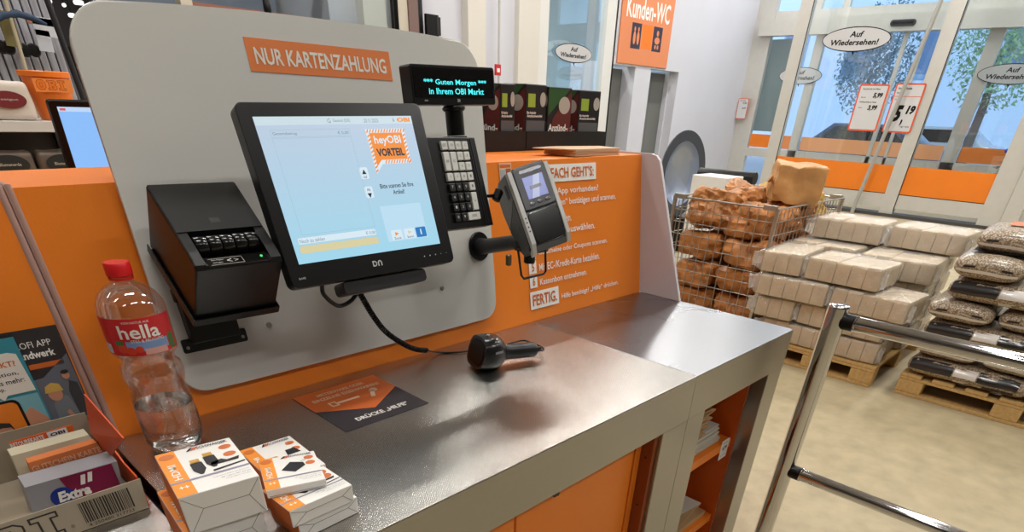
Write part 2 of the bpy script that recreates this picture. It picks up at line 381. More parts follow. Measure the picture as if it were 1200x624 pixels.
a = hit(1103, 0, 0, XF - .25); b = hit(1002, 240, 0, XF - .25)
d = (a - b).normalized(); b0 = b + d * ((.0 - b.z) / d.z); a0 = b + d * ((4.2 - b.z) / d.z)
tag(MB().tube([b0, a0], .035, 12).done('leaning_pole', mat('grey_pole', (178, 178, 174), .4, .3), smooth=True), 'thin grey pole leaning in front of the price sheets at the entrance', 'pole')
# outside
slab('ground_outside', (16.7, -20, -.12), (60, 40, -.02), mat('asphalt', (150, 158, 170), .9))
FAC = mat('facade_white', (196, 220, 250), .9)
FAC2 = mat('facade_grey', (178, 200, 232), .9)
bld = thing('apartment_building', 'pale blue white building with tall windows seen through the entrance', 'building', (34, 9, 0))
MB().box((0, -8, 0), (8, 10, 14)).done('wall', FAC, bld)
MB().box((-.5, -14, 0), (7, -8.02, 12)).done('side_wing', FAC2, bld)
for yy in (-12.5, -10, -6.2, -3.4, -.4, 2.6, 5.6):
    for zz in (3.2, 6.4):
        x0 = -.5 if yy < -8 else 0
        f = MB().box((x0 - .06, yy, zz - .2), (x0, yy + 1.2, zz + 1.6)).done('window', mat('window_frame_blue', (120, 160, 205), .5), bld)
        MB().box((x0 - .09, yy + .1, zz), (x0 - .06, yy + 1.1, zz + 1.5)).done('pane', mat('window_pane_blue', (86, 122, 170), .2), f)
def tree(px, py, x, h, label, col):
    p = hit(px, py, 0, x)
    t = thing('street_tree', label, 'tree', (x, p.y, -.02))
    MB().tube([(0, 0, 0), (.05, 0, h * .35), (0, .1, h * .6)], .12, 8, radii=[.16, .12, .06]).done('trunk', mat('bark', (96, 90, 84), .9), t, True)
    bm = MB(); rnd = random.Random(int(px))
    for k in range(3200):
        a, u, r = rnd.uniform(0, 2 * PI), rnd.uniform(-1, 1), rnd.random() ** .4
        c = Vector((r * math.cos(a) * math.sqrt(1 - u * u) * h * .26, r * math.sin(a) * math.sqrt(1 - u * u) * h * .26, h * .65 + r * u * h * .34))
        e = [Vector([rnd.uniform(-1, 1) for _ in range(3)]).normalized() * .085 for _ in range(3)]
        bm.bm.faces.new([bm.bm.verts.new(c + v) for v in e])
    bm.done('foliage', col, t)
tree(1150, 130, 26, 5.6, 'pale green leafy tree outside behind the entrance glass', mat('leaf_pale', (140, 178, 140), .8))
tree(1016, 110, 27, 5.0, 'bluish conifer outside behind the large speech bubble', mat('leaf_blue', (96, 130, 150), .8))
def car(px, x, label, colr):
    p = hit(px, 180, 0, x); c = thing('parked_car', label, 'car', (x, p.y, -.02))
    prof = [(-2.1, .35), (-2.1, .8), (-1.5, .95), (-.9, 1.4), (.8, 1.42), (1.5, .95), (2.1, .85), (2.15, .35)]
    MB().prism([(a, b) for a, b in prof], -.85, .85, basis((0, 0, 0), (0, -1, 0), (0, 0, 1)), .08).done('body', colr, c, True)
    for s in (-1.3, 1.3):
        for xx in (-.8, .62): MB().cyl(.33, 0, .18, T(xx, s, .33) @ RY(PI / 2), 20).done('wheel', BLACK, c, True)
    MB().prism([(-1.2, .98), (-.8, 1.32), (.7, 1.34), (1.2, .98)], .855, .87, basis((0, 0, 0), (0, -1, 0), (0, 0, 1))).done('side_window', BLACKG, c)
car(1015, 22, 'dark blue car parked outside below the price sheets', mat('car_navy', (60, 74, 110), .25, coat=.5))
car(1095, 27.5, 'silver car parked outside beyond the far sliding door', mat('car_silver', (170, 180, 195), .25, coat=.5))

# Christmas tree between the two glass walls
def xmas():
    c = hit(1203, 190, 0, 15.2)
    t = thing('christmas_tree', 'decorated green Christmas tree standing between the two glass walls', 'tree', (15.2, c.y - .1, 0))
    MB().cyl(.05, 0, 1.9, n=12).done('trunk', mat('bark', (0, 0, 0)), t)
    MB().lathe([(.14, 0), (.2, .3), (.19, .3), (.12, .02)], n=20).done('pot', mat('pot_red', (150, 40, 36), .5), t, True)
    bm = MB(); rnd = random.Random(5)
    for k in range(2600):
        z = .3 + 1.9 * rnd.random() ** 1.3; r = .72 * (1 - (z - .3) / 2.0) * (.35 + .65 * rnd.random()) + .02; a = rnd.uniform(0, 2 * PI)
        c = Vector((r * math.cos(a), r * math.sin(a), z)); o = Vector((math.cos(a), math.sin(a), -.3)).normalized() * .09
        s = Vector((-math.sin(a), math.cos(a), rnd.uniform(-.4, .4))) * .022
        bm.bm.faces.new([bm.bm.verts.new(c - s), bm.bm.verts.new(c + s), bm.bm.verts.new(c + o)])
    bm.done('needles', mat('fir_green', (44, 78, 58), .8), t)
    cols = [mat('bauble_red', (190, 40, 40), .2), mat('bauble_gold', (210, 170, 80), .2, .6), mat('bauble_blue', (50, 70, 220), .2)]
    for k in range(16):
        z = .45 + 1.3 * k / 16; r = .74 * (1 - (z - .3) / 2.0) + .02; a = 2.4 * k + 1.5
        MB().sphere(.036, T(r * math.cos(a), r * math.sin(a), z)).done('bauble', cols[k % 3], t, True)
xmas()

# ================================================================ FLOOR STOCK
WOOD = mat('pallet_wood', (206, 170, 110), .75, var=.2, vs=6, stretch=(1, 8, 8))
def pallet(label, x0, y0, lx, ly, faces_y):
    t = thing('wooden_pallet', label, 'pallet', (x0, y0, 0))
    q = MB()   # blocks
    for i, bx in enumerate((0, lx / 2 - .05, lx - .1)):
        for j, by in enumerate((0, ly / 2 - .0725, ly - .145)):
            MB().box((bx, by, .022), (bx + .1, by + .145, .1), bev=.004).done('block', WOOD, t)
    for bx in (0, lx / 2 - .05, lx - .1): MB().box((bx, 0, 0), (bx + .1, ly, .021), bev=.003).done('bottom_board', WOOD, t)
    if faces_y:   # deck boards run back along x, stringers along y
        for bx in (0, lx / 2 - .05, lx - .1): MB().box((bx, 0, .101), (bx + .1, ly, .119), bev=.003).done('stringer', WOOD, t)
        n = 7
        for k in range(n):
            y = k * (ly - .12) / (n - 1); MB().box((0, y, .120), (lx, y + .12, .139), bev=.003).done('deck_board', WOOD, t)
    return t
pallet('wooden pallet under the stack of wood pellet sacks', 4.30, -.49, .8, 1.2, True)
pallet('wooden pallet under the stacked briquette packs', 4.25, .85, 1.2, .8, True)
# briquette packs ------------------------------------------------
BRIQ = mat('pressed_wood', (226, 208, 176), .8, var=.12, vs=14, bump=.2, bs=90)
FILM = clear_mat('plastic_film', (250, 248, 244), .35, .22, .16)
FILM2 = clear_mat('plastic_film_end', (250, 250, 248), .5, .2, .34)
def briq_pack(ly, lx=.34, h=.138, n=5):
    """pack whose long side ly lies along y; n blocks side by side"""
    t = thing('briquette_pack', 'x', 'briquette pack', (0, 0, 0)); w = ly / n
    b = MB()
    for k in range(n):
        for j in (0, 1):
            b.box((j * lx / 2 + .001, k * w + .001, .004), ((j + 1) * lx / 2 - .001, (k + 1) * w - .001, h - .003 - .004 * ((k * 7 + j * 3) % 3)), bev=.008, seg=2)
    b.done('briquettes', BRIQ, t, True)
    # crumpled film shell with end fins
    q = MB(); q.box((-.006, -.006, -.001), (lx + .006, ly + .006, h + .002), bev=.02, seg=2)
    bmesh.ops.subdivide_edges(q.bm, edges=q.bm.edges[:], cuts=3, use_grid_fill=True)
    for v in q.bm.verts:
        nn = noise.noise_vector(v.co * 22); v.co += Vector((nn.x, nn.y, abs(nn.z) * .5)) * .004
    q.done('film', FILM, t, True, 20)
    for s, yy in ((-1, 0), (1, ly)):
        g = MB(); rows = []
        for i in range(5):
            row = []
            for j in range(9):
                u, v = i / 4, j / 8
                hh = h * (.5 + (v - .5) * (1 - .25 * u))
                p = Vector((-.004 - .012 * math.sin(u * 5) + lx * .0, yy + s * (.002 + (.075 if s > 0 else .03) * u), hh + .012 * math.sin(v * 9 + u * 3)))
                p.x += .02 + .03 * noise.noise(Vector((u * 3, v * 4, yy * 7 + s)))
                row.append(g.bm.verts.new(p))
            rows.append(row)
        for r1, r2 in zip(rows, rows[1:]):
            for j in range(8): g.bm.faces.new((r1[j], r1[j + 1], r2[j + 1], r2[j]))
        g.done('film_end', FILM2, t, True, 60)
    return t
protoL = briq_pack(.46); protoS = briq_pack(.26, .46, .138, 3)
used = {'L': False, 'S': False}
def put_pack(kind, x, y, z, rz, label, group=None):
    src = protoL if kind == 'L' else protoS
    mtx = T(x, y, z) @ RZ(math.radians(rz))
    if not used[kind]:
        used[kind] = True; src.matrix_world = mtx; src['label'] = label
        if group: src['group'] = group
        return src
    o = dup(src, mtx, label)
    if group: o['group'] = group
    elif 'group' in o: del o['group']
    return o
G = 'briquette packs in the interior of the stack'
z1, dz = .141, .148
rows = [
 ('L', 4.26, 1.20, 0, 0, 'briquette pack in the bottom layer above the left end of its pallet'), ('S', 4.27, .88, 0, 2, 'bottom layer briquette pack at the right corner, next to the pellet pallet'),
 ('S', 4.23, 1.47, 1, 2, 'second layer briquette pack at the left end beside the wire cage'), ('S', 4.25, 1.18, 1, -3, 'second layer briquette pack, second from the wire cage'), ('S', 4.25, .89, 1, 1, 'second layer briquette pack at the right end behind the chrome rail'),
 ('L', 4.20, 1.28, 2, 2, 'long briquette pack in the third layer next to the wire cage'), ('L', 4.19, .79, 2, -3, 'long briquette pack in the third layer jutting out at the right'),
 ('S', 4.21, 1.49, 3, 5, 'fourth layer briquette pack with flared film touching the wire cage'), ('L', 4.20, 1.00, 3, -2, 'fourth layer long briquette pack at the front middle'),
]
for k, x, y, l, r, lab in rows: put_pack(k, x, y, z1 + l * dz, r, lab)
for l in range(4):
    for xx in (4.74, 5.10):
        for yy in (.86, 1.34):
            if l == 3 and xx == 4.74 and yy == .86: lab = 'fourth layer briquette pack set back at the right below the top pair'; put_pack('L', xx - .06, yy - .04, z1 + l * dz, 2, lab)
            elif l == 3 and xx == 4.74: put_pack('L', xx - .0, yy, z1 + l * dz, -2, 'fourth layer briquette pack set back at the left below the top pair')
            else: put_pack('L', xx, yy, z1 + l * dz, 0, 'briquette pack in the second or third row deep inside the stack', G)
put_pack('L', 4.93, 1.27, z1 + 4 * dz, 2, 'left one of the two briquette packs crowning the stack')
put_pack('L', 4.98, .77, z1 + 4 * dz, -2, 'right one of the two briquette packs crowning the stack')
# pellet sacks ---------------------------------------------------
def pellet_mat():
    m = mat('wood_pellets', (178, 150, 118), .6); N = m.node_tree.nodes; L = m.node_tree.links; b = N['Principled BSDF']
    tc = N.new('ShaderNodeTexCoord'); v = N.new('ShaderNodeTexVoronoi'); v.inputs['Scale'].default_value = 105
    L.new(tc.outputs['Object'], v.inputs['Vector'])
    cr = N.new('ShaderNodeValToRGB'); cr.color_ramp.elements[0].position = .15; cr.color_ramp.elements[1].position = .65
    cr.color_ramp.elements[0].color = lin((206, 190, 166)); cr.color_ramp.elements[1].color = lin((126, 108, 88))
    L.new(v.outputs['Distance'], cr.inputs[0]); L.new(cr.outputs[0], b.inputs['Base Color'])
    bp = N.new('ShaderNodeBump'); bp.inputs['Strength'].default_value = .5; bp.inputs['Distance'].default_value = .004; bp.invert = True
    L.new(v.outputs['Distance'], bp.inputs['Height']); L.new(bp.outputs[0], b.inputs['Normal'])
    b.inputs['Coat Weight'].default_value = .6; b.inputs['Coat Roughness'].default_value = .2
    return m
PEL = pellet_mat()
LBLK = mat('sack_black_print', (34, 33, 35), .3, coat=.4); LWHT = mat('sack_white_print', (220, 218, 214), .35, coat=.4)
def sack(lx, ly, h, seed, printed):
    t = thing('pellet_sack', 'x', 'sack')
    def srf(q):
        for v in q.bm.verts:
            u = min(v.co.x, lx - v.co.x) / .1; w = min(v.co.y, ly - v.co.y) / .1
            k = min(1, max(0, .68 + .32 * min(1, max(u, 0)) ** .6)) * min(1, max(0, .68 + .32 * min(1, max(w, 0)) ** .6))
            v.co.z = h / 2 + (v.co.z - h / 2) * k
            nn = noise.noise_vector(v.co * 9 + Vector((seed, 0, 0))); v.co += nn * .006
            v.co.z = max(v.co.z, 0.001)
    q = MB(); q.box((0, 0, 0), (lx, ly, h), bev=h * .36, seg=4)
    bmesh.ops.subdivide_edges(q.bm, edges=[e for e in q.bm.edges if e.calc_length() > .05], cuts=5, use_grid_fill=True); srf(q)
    body = q.done('sack', PEL, t, True, 80)
    # printed patches follow the front (x=0) and top
    def patch(name, m, y0, y1, v0, v1, top=False):
        q = MB(); R_, C_ = 5, 8; g = []
        for i in range(R_):
            row = []
            for j in range(C_):
                y = y0 + (y1 - y0) * j / (C_ - 1); v = v0 + (v1 - v0) * i / (R_ - 1)
                if top: c = Vector((v * lx, y, h + .004))
                else:
                    a = (v - .5) * PI * .9; c = Vector((h * .42 * (1 - math.cos(a)) - .004, y, h / 2 + (h / 2) * math.sin(a)))
                w = min(y, ly - y) / .1; k = min(1, .68 + .32 * min(1, max(w, .0)) ** .6)
                u = c.x / .1; k2 = min(1, .68 + .32 * min(1, max(u, 0)) ** .6)
                c.z = h / 2 + (c.z - h / 2) * (k * k2 if not top else k * k2) ; nn = noise.noise_vector(c * 9 + Vector((seed, 0, 0))); c += nn * .006
                c.x -= .003; c.z += .004 if top else 0
                row.append(q.bm.verts.new(c))
            g.append(row)
        for a, b in zip(g, g[1:]):
            for j in range(C_ - 1): q.bm.faces.new((a[j], a[j + 1], b[j + 1], b[j]))
        q.done(name, m, t, True, 80)
    if printed == 'long':
        patch('black_print', LBLK, .05, ly * .40, .40, .9); patch('white_print', LWHT, ly * .41, ly * .60, .42, .86); patch('black_print', LBLK, ly * .61, ly * .97, .34, .92)
        patch('white_print', LWHT, ly * .35, ly * .58, .1, .24); patch('black_print', LBLK, .06, ly * .34, .12, .3)
    elif printed == 'end':
        patch('white_print', LWHT, .02, ly - .02, .28, .40); patch('black_print', LBLK, .05, .10, .5, .58); patch('black_print', LBLK, ly - .11, ly - .05, .5, .58)
    if printed == 'long': pass
    return t
GS = None
sE = sack(.56, .335, .135, 1, 'end'); sLg = sack(.36, .64, .135, 4, 'long'); us = set()
def put_sack(kind, x, y, z, rz, sy, label, group=None):
    src = sE if kind == 'E' else sLg
    m = T(x, y, z) @ RZ(math.radians(rz)) @ Matrix.Diagonal((1, 1, sy, 1))
    if kind not in us: us.add(kind); src.matrix_world = m; src['label'] = label; o = src
    else: o = dup(src, m, label)
    if group: o['group'] = group
    elif 'group' in o: del o['group']
zz = .14
Z_ = [.141, .262, .375, .49, .61, .732, .862]
put_sack('L', 4.29, .06, Z_[0], 0, .9, 'bottom pellet sack with black print lying on the pallet')
put_sack('E', 4.30, .36, Z_[1], 1, .85, 'pellet sack end in the second layer, left of two'); put_sack('E', 4.30, .01, Z_[1], -1, .85, 'pellet sack end in the second layer, right of two')
put_sack('L', 4.28, .05, Z_[2], 1, .85, 'black printed pellet sack of the third layer partly behind the chrome rail')
put_sack('E', 4.27, .38, Z_[3], 2, .9, 'pellet sack end in the fourth layer, left of two'); put_sack('E', 4.30, .03, Z_[3], -2, .9, 'pellet sack end in the fourth layer, right of two')
put_sack('L', 4.27, .02, Z_[4], -1, .92, 'black printed pellet sack of the fifth layer just above the paired sacks')
put_sack('E', 4.27, .34, Z_[5], 3, 1.0, 'large pellet sack with black title in the sixth layer, second from the top')
put_sack('E', 4.32, -.01, Z_[5], -3, .95, 'pellet sack in the sixth layer at the right picture edge')
put_sack('E', 4.38, .30, Z_[6], 4, .95, 'topmost pellet sack with orange print patch')
for zi, lab_ in ((0, 'bottom'), (2, 'middle'), (4, 'upper')):
    put_sack('L', 4.30, -.56, Z_[zi] if zi else .141, 0, .88, 'printed pellet sack cut by the right picture edge, %s layer' % lab_)
for zi in (0, 2, 4):
    put_sack('L', 4.68, .05, Z_[zi], 0, .88, 'pellet sack in the rear row of the stack', 'pellet sacks in the rear row of the stack')
tl = thing('sack_title_print', 'black title panel PELLETS printed on the second sack from the top', 'print')
# (title lies on the sixth-layer sack; kept thin and real-size)
bpy.data.objects.remove(tl)
for o in list(COL.objects):
    if o.name.startswith('pellet_sack') and 'black title' in o.get('label', ''):
        Fq = basis((.10, .30, .143), (0, -1, 0), (1, 0, .02))
        rect('title_patch', LBLK, o, Fq, .02, .0, .27, .16, .001)
        lettering('lettering', LWHT, o, Fq, [('PELLETS', .06, .05, .24, .09, .03)], .002)
    if o.name.startswith('pellet_sack') and 'orange print' in o.get('label', ''):
        Fq = basis((.16, .30, .143), (0, -1, 0), (1, 0, .02))
        rect('orange_patch', mat('sack_orange', (206, 112, 70), .4), o, Fq, .08, .02, .27, .2, .001)

# wire mesh cage with firewood bags ------------------------------
ZINC = mat('zinc_wire', (170, 170, 166), .35, .8)
cx0, cy1, cz0, cz1 = 4.36, 1.80, .12, .94
cg = thing('wire_mesh_cage', 'galvanised wire mesh cage full of firewood bags beside the briquettes', 'cage', (cx0, cy1, 0))
LX, LY = 1.2, .8
def wirewall(name, o, u, L_, ztop=cz1, step=.062, hstep=.075):
    q = MB(); o = Vector(o); u = Vector(u)
    n = int(L_ / step)
    for k in range(n + 1):
        p = o + u * (L_ * k / n); q.tube([p + Vector((0, 0, cz0)), p + Vector((0, 0, ztop))], .0028, 5)
    m_ = int((ztop - cz0) / hstep)
    for k in range(m_ + 1):
        z = cz0 + (ztop - cz0) * k / m_; r = .0028 if 0 < k < m_ else .006
        q.tube([o + Vector((0, 0, z)), o + u * L_ + Vector((0, 0, z))], r, 6)
    q.done(name, ZINC, cg, True)
wirewall('front_mesh', (0, 0, 0), (0, 1, 0), LY); wirewall('side_mesh', (0, 0, 0), (1, 0, 0), LX)
wirewall('side_mesh', (0, LY, 0), (1, 0, 0), LX); wirewall('rear_mesh', (LX, 0, 0), (0, 1, 0), LY)
for x, y in ((0, 0), (LX, 0), (0, LY), (LX, LY)):
    MB().box((x - .012, y - .012, 0), (x + .012, y + .012, cz1 + .005), bev=.003).done('corner_post', ZINC, cg)
    MB().box((x - .02 + (.0 if x == 0 else 0), y - .0 if y == 0 else y - .1, cz1 - .012), (x + .004, (y + .1) if y == 0 else y, cz1 + .022), bev=.004).done('name_plate', ZINC, cg)
MB().box((0, 0, .1), (LX, LY, .115)).done('base_plate', ZINC, cg)
BAG = mat('firewood_bag', (194, 128, 68), .46, var=.55, vs=9, bump=.8, bs=22, coat=.08)
BAG2 = mat('firewood_bag_light', (208, 158, 100), .45, var=.3, vs=6, bump=.6, bs=16)
def wbag(sx, sy, sz, seed, name='bag', m=BAG, amp=.05, parent=None):
    q = MB(); q.box((-sx / 2, -sy / 2, -sz / 2), (sx / 2, sy / 2, sz / 2), bev=min(sx, sy, sz) * (.3 if m is not BAG2 else .05), seg=3)
    bmesh.ops.subdivide_edges(q.bm, edges=[e for e in q.bm.edges if e.calc_length() > .04], cuts=9, use_grid_fill=True)
    for v in q.bm.verts:
        c = v.co * 1
        d1 = noise.noise(c * 6 + Vector((seed * 3.1, 0, 0))); d2 = abs(noise.noise(c * 15 + Vector((0, seed * 1.7, 0))))
        d3 = abs(noise.noise(c * 34 + Vector((seed * .7, seed, 0))))
        dr = c.normalized(); v.co += dr * (d1 * amp * 1.5 - d2 * amp * 1.1 - d3 * amp * .2)
    return q.done(name, m, parent, True, 24)
n = 0
def firewood(x, y, z, s, rot, label, m=BAG, group=None, amp=.05):
    global n; n += 1
    t = thing('firewood_bag', label, 'firewood bag', mtx=T(x, y, z) @ Matrix.Rotation(rot[2], 4, 'Z') @ RX(rot[0]) @ RY(rot[1]), group=group)
    wbag(s[0], s[1], s[2], n, 'bag', m, amp, t)
    k = MB(); k.tube([(0, s[1] / 2 - .06, 0), (0, s[1] / 2 - .0, .0)], .03, 8, radii=[.05, .018]).tube([(0, s[1] / 2 - .0, 0), (0, s[1] / 2 + .02, .01)], .02, 8, radii=[.018, .035]); k.done('tied_end', m, t, True)
    return t
names = ['left', 'middle', 'right']
lay = ['bottom', 'second', 'third']
for l in range(3):
    for c_ in range(2):
        firewood(cx0 + .25, cy1 + .57 - c_ * .37, .22 + l * .2, (.42, .34, .185), (0, 0, .1 * (c_ - l)), '%s firewood bag in the %s layer behind the cage front' % (('left', 'right')[c_], lay[l]), amp=.035)
        firewood(cx0 + .80, cy1 + .57 - c_ * .37, .22 + l * .2, (.5, .34, .185), (0, 0, 0), 'firewood bag in the rear half of the cage', group='firewood bags in the rear half of the cage', amp=.035)
firewood(cx0 + .24, cy1 + .58, .87, (.36, .36, .26), (.1, .1, .2), 'crumpled firewood bag heaped at the left front of the cage')
firewood(cx0 + .23, cy1 + .22, .82, (.34, .34, .24), (0, .1, -.3), 'round crumpled firewood bag at the right front corner of the cage')
firewood(cx0 + .65, cy1 + .55, .88, (.4, .38, .26), (.1, 0, .4), 'firewood bag heaped behind the left front bag')
firewood(cx0 + .62, cy1 + .2, .84, (.4, .34, .22), (.1, 0, .1), 'firewood bag under the square paper bag')
firewood(cx0 + .60, cy1 + .17, 1.06, (.30, .34, .25), (.05, -.08, .55), 'square folded light brown firewood bag crowning the cage', BAG2, amp=.026)
firewood(cx0 + .98, cy1 + .3, .9, (.35, .5, .25), (0, 0, 0), 'yellowish firewood bag at the rear of the cage', mat('firewood_bag_yellow', (200, 160, 84), .5, var=.2, bump=.4, bs=14))
# tub, tyre bar and white carton behind the cage
c = hit(803, 205, 0, 7.2)
tb = thing('metal_tub', 'grey metal tub with dark rim standing on edge behind the cage', 'tub', mtx=T(7.2, c.y + .05, 0))
TUB = mat('tub_metal', (176, 188, 210), .32, .5)
Ft = T(0, 0, .84) @ RZ(math.radians(52)) @ RY(math.radians(-90)) 
MB().lathe([(.001, -.14), (.28, -.13), (.36, -.08), (.40, .0), (.39, .0), (.35, -.07), (.27, -.115), (.001, -.125)], Ft @ Matrix.Diagonal((.9, .52, 1, 1)), 48).done('bowl', TUB, tb, True)
MB().lathe([(.38, -.02), (.50, -.02), (.50, .015), (.38, .015), (.38, -.02)], Ft @ Matrix.Diagonal((.9, .56, 1, 1)), 48, False).done('rim', mat('slate_rim', (84, 90, 100), .35, .3), tb, True)
MB().box((-.05, -.2, 0), (.3, .2, .39), bev=.02).done('stand', BLACK, tb)
a = hit(820, 204, 0, 6.6); b = hit(885, 210, 0, 6.6)
tbb = thing('padded_bar', 'black padded horizontal bar behind the firewood cage', 'bar', (6.6, 0, 0))
MB().tube([(0, a.y, a.z), (0, b.y, b.z)], .06, 14).done('padding', BLACK, tbb, True)
for p in (a, b): MB().cyl(.02, 0, p.z - .04, T(0, p.y + (.05 if p is b else -.05), 0), 10).done('leg', DGREY, tbb)
a = hit(806, 238, 0, 6.0); b = hit(852, 209, 0, 6.0)
wc = thing('white_carton', 'white carton standing behind the firewood bags', 'carton', (6.0, (a.y + b.y) / 2, 0))
w_ = abs(a.y - b.y) / 2
MB().box((0, -w_, 0), (.35, w_, b.z), bev=.006).done('carton', PAPER, wc)
rect('printed_arc', DGREY, wc, DOORF(-.001, 0, b.z - .22), -.08, -.03, .1, .0, r=.012)

# ================================================================ LIGHTS AND WORLD
def area(loc, sx, sy, power, col=(1, .972, .93)):
    l = bpy.data.lights.new('tube_or_fill', 'AREA'); l.shape = 'RECTANGLE'; l.size = sx; l.size_y = sy; l.energy = power; l.color = col
    o = bpy.data.objects.new('tube_or_fill_light', l); COL.objects.link(o); o.location = loc; return o
LAMPP = 76
glow = mat('tube_glow', (255, 250, 240), emit=5)
i = 0
for x in (-3, .6, 4.2, 8.0, 12.0, 15.0):
    for y in (-3.2, .4, 3.6, 6.8):
        if x == 15 and y < 3: continue  # row over the vestibule is added, unseen, to brighten its frames and stickers
        f = thing('ceiling_luminaire', 'long ceiling luminaire with glowing tubes', 'lamp', (x, y, 5.2), group='ceiling luminaires')
        MB().box((-.9, -.12, .05), (.9, .12, .16), bev=.01).done('housing', ALU2, f)
        MB().box((-.88, -.1, .03), (.88, .1, .049)).done('tube', glow, f)
        MB().cyl(.006, .16, .8, T(-.6, 0, 0), 8).cyl(.006, .16, .8, T(.6, 0, 0), 8).done('suspension', ALU2, f)
        area((x, y, 5.2), 1.7, .2, LAMPP * ((.2) if x == -3 else .75 if x == .6 else 1.0))
area((10.2, YB + 1.2, 3.6), 1.7, .2, 45)  # added fill without a fixture, brightens the corridor behind the glass door
W = bpy.data.worlds.new('World'); SC.world = W; W.use_nodes = True
wn = W.node_tree.nodes; bg = wn['Background']; bg.inputs[0].default_value = (.62, .80, 1.0, 1); bg.inputs[1].default_value = 1.5
su = bpy.data.lights.new('sun', 'SUN'); su.energy = 1.6; su.angle = .2; su.color = (1, .97, .92)
so = bpy.data.objects.new('sun', su); COL.objects.link(so); so.rotation_euler = (0, math.radians(-58), math.radians(12))

# ================================================================ SELF-CHECKOUT
PFV = (0, .159, .987)
PF = basis((0, 1.236, .9), (1, 0, 0), PFV)            # leaning front plane of the housing
PN = Vector((PF[0][2], PF[1][2], PF[2][2])); PV = Vector(PFV).normalized()
def pan(px, py, off=0.):
    d = ray(px, py); o = Vector((0, 1.236, .9)) + PN * off; t = (o - CAM).dot(PN) / d.dot(PN); P = CAM + d * t - o
    return P.x, P.dot(PV)
def housing(name, label, x0, x1):
    t = thing(name, label, 'checkout housing', (0, 0, 0))
    q = MB(); Fx = basis((x0, 0, 0), (0, 1, 0), (0, 0, 1))
    rg = []
    for x in (x0, x1):
        vt = .4205 + .016 * min(1, max(0, (x - .2) / 1.74)); f_ = PF @ Vector((x, vt, -.001))
        rg.append([(x, 1.238, 0), (x, 1.238, .902), (x, f_.y, f_.z), (x, 1.575, f_.z), (x, 1.575, 0)])
    q.loft(rg).done('cladding', ORANGE, t)
    return t
hs = housing('checkout_housing', 'tall orange checkout housing with white instructions behind the steel counter', .1975, 1.9295)
hl = housing('checkout_housing', 'plain orange neighbouring housing at the left picture edge behind the leaflets', -.9, .1755)
TRIM = mat('trim_mauve', (186, 150, 138), .35, .2)
for x in (.1805, .1925):
    MB().tube([PF @ Vector((x, -.0, -.004)), PF @ Vector((x, .423, -.004)), (x, 1.575, 1.313)], .0058, 12).done('edge_trim', TRIM, hs if x > .18 else hl, True)
# instructions
plate = rect('title_plate', WHITE, hs, PF, 1.3505, .375, 1.678, .4195, .0008, .0004)
ORT = mat('orange_text', (206, 104, 40), .5)
lettering('lettering', ORT, hs, PF, [("SO EINFACH GEHT'S:", 1.365, .384, 1.665, .4115, .02), ('FERTIG.', 1.354, .045, 1.466, .078, .02)], .0024)
rect('finish_plate', WHITE, hs, PF, 1.345, .036, 1.4755, .087, .0008, .0004)
NB = []
for num, v0 in (('5', .138), ('6', .098), ('4', .178), ('3', .235), ('2', .262), ('1', .322)):
    rect('number_plate', WHITE, hs, PF, 1.348, v0, 1.38, v0 + .036, .0008, .0004)
    NB.append((num, 1.359, v0 + .006, 1.370, v0 + .030, .01))
lettering('lettering', ORT, hs, PF, NB, .0024)
lettering('lettering', WHITE, hs, PF, [
 ('heyOBI App vorhanden?', 1.392, .338, 1.688, .360, .01), ('Auf „scannen“ bestätigen und scannen.', 1.392, .308, 1.782, .331, .01),
 ('Artikel scannen.', 1.392, .267, 1.552, .289, .01), ('„MARKT“ auswählen.', 1.392, .233, 1.668, .256, .01),
 ('Gutscheine oder Coupons scannen.', 1.392, .183, 1.732, .202, .01), ('Mit EC-/Kredit-Karte bezahlen.', 1.392, .142, 1.689, .163, .01),
 ('Kassenbon entnehmen.', 1.392, .102, 1.62, .120, .01), ('Hilfe benötigt? „Hilfe“ drücken.', 1.4895, .042, 1.794, .062, .01)], .0012)
st = rect('coupon_print', mat('pale_print', (225, 190, 160), .5), hs, PF, 1.2600, .386, 1.306, .428, .0008, .0004)
rect('photo_patch', mat('brown_print', (170, 84, 50), .5), st, PF, 1.284, .389, 1.303, .414, .0006, .0013)
rect('text_patch', mat('grey_print', (0, 0, 0)), st, PF, 1.263, .389, 1.281, .412, .0006, .0013)
rect('headline', ORT, st, PF, 1.263, .417, 1.302, .424, .0006, .0013)

# guard plate at the right end
gp = thing('guard_plate', 'light grey sheet metal end plate with slanted front edge at the counter end', 'end plate', (1.9305, 0, 0))
MB().prism([(1.068, .901), (1.225, 1.300), (1.233, 1.318), (1.248, 1.331), (1.27, 1.336), (1.575, 1.336), (1.575, .901)], 0, .012, basis((0, 0, 0), (0, 1, 0), (0, 0, 1))).done('plate', mat('plate_grey', (206, 202, 208), .35, .1), gp)

# steel counters
YFc, YBc = .655, 1.236
def counter(name, label, x0, x1, top, posts, inner):
    t = thing(name, label, 'counter', (x0, YFc, 0)); L_ = x1 - x0; D = YBc - YFc
    MB().box((0, 0, .897), (L_, D, .9), bev=.0012).done('worktop', top, t)
    MB().box((0, 0, .777), (L_, .004, .8968)).done('apron', STEEL_F, t)
    for a, b in posts:
        MB().box((a - x0, .0005, 0), (b - x0, .05, .7768), bev=.002).done('post', STEEL_F, t)
        MB().box((a - x0, D - .05, 0), (b - x0, D - .002, .8968)).done('post', STEEL_F, t)
    if inner:
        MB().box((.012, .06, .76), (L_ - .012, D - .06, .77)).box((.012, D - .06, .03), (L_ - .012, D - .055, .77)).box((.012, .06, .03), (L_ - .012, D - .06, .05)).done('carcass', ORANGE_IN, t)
    return t
c1 = counter('checkout_counter', 'left stainless steel counter unit with embossed top and orange doors', .178, 1.3465, STEEL_T, [(.178, .27), (1.229, 1.3465)], True)
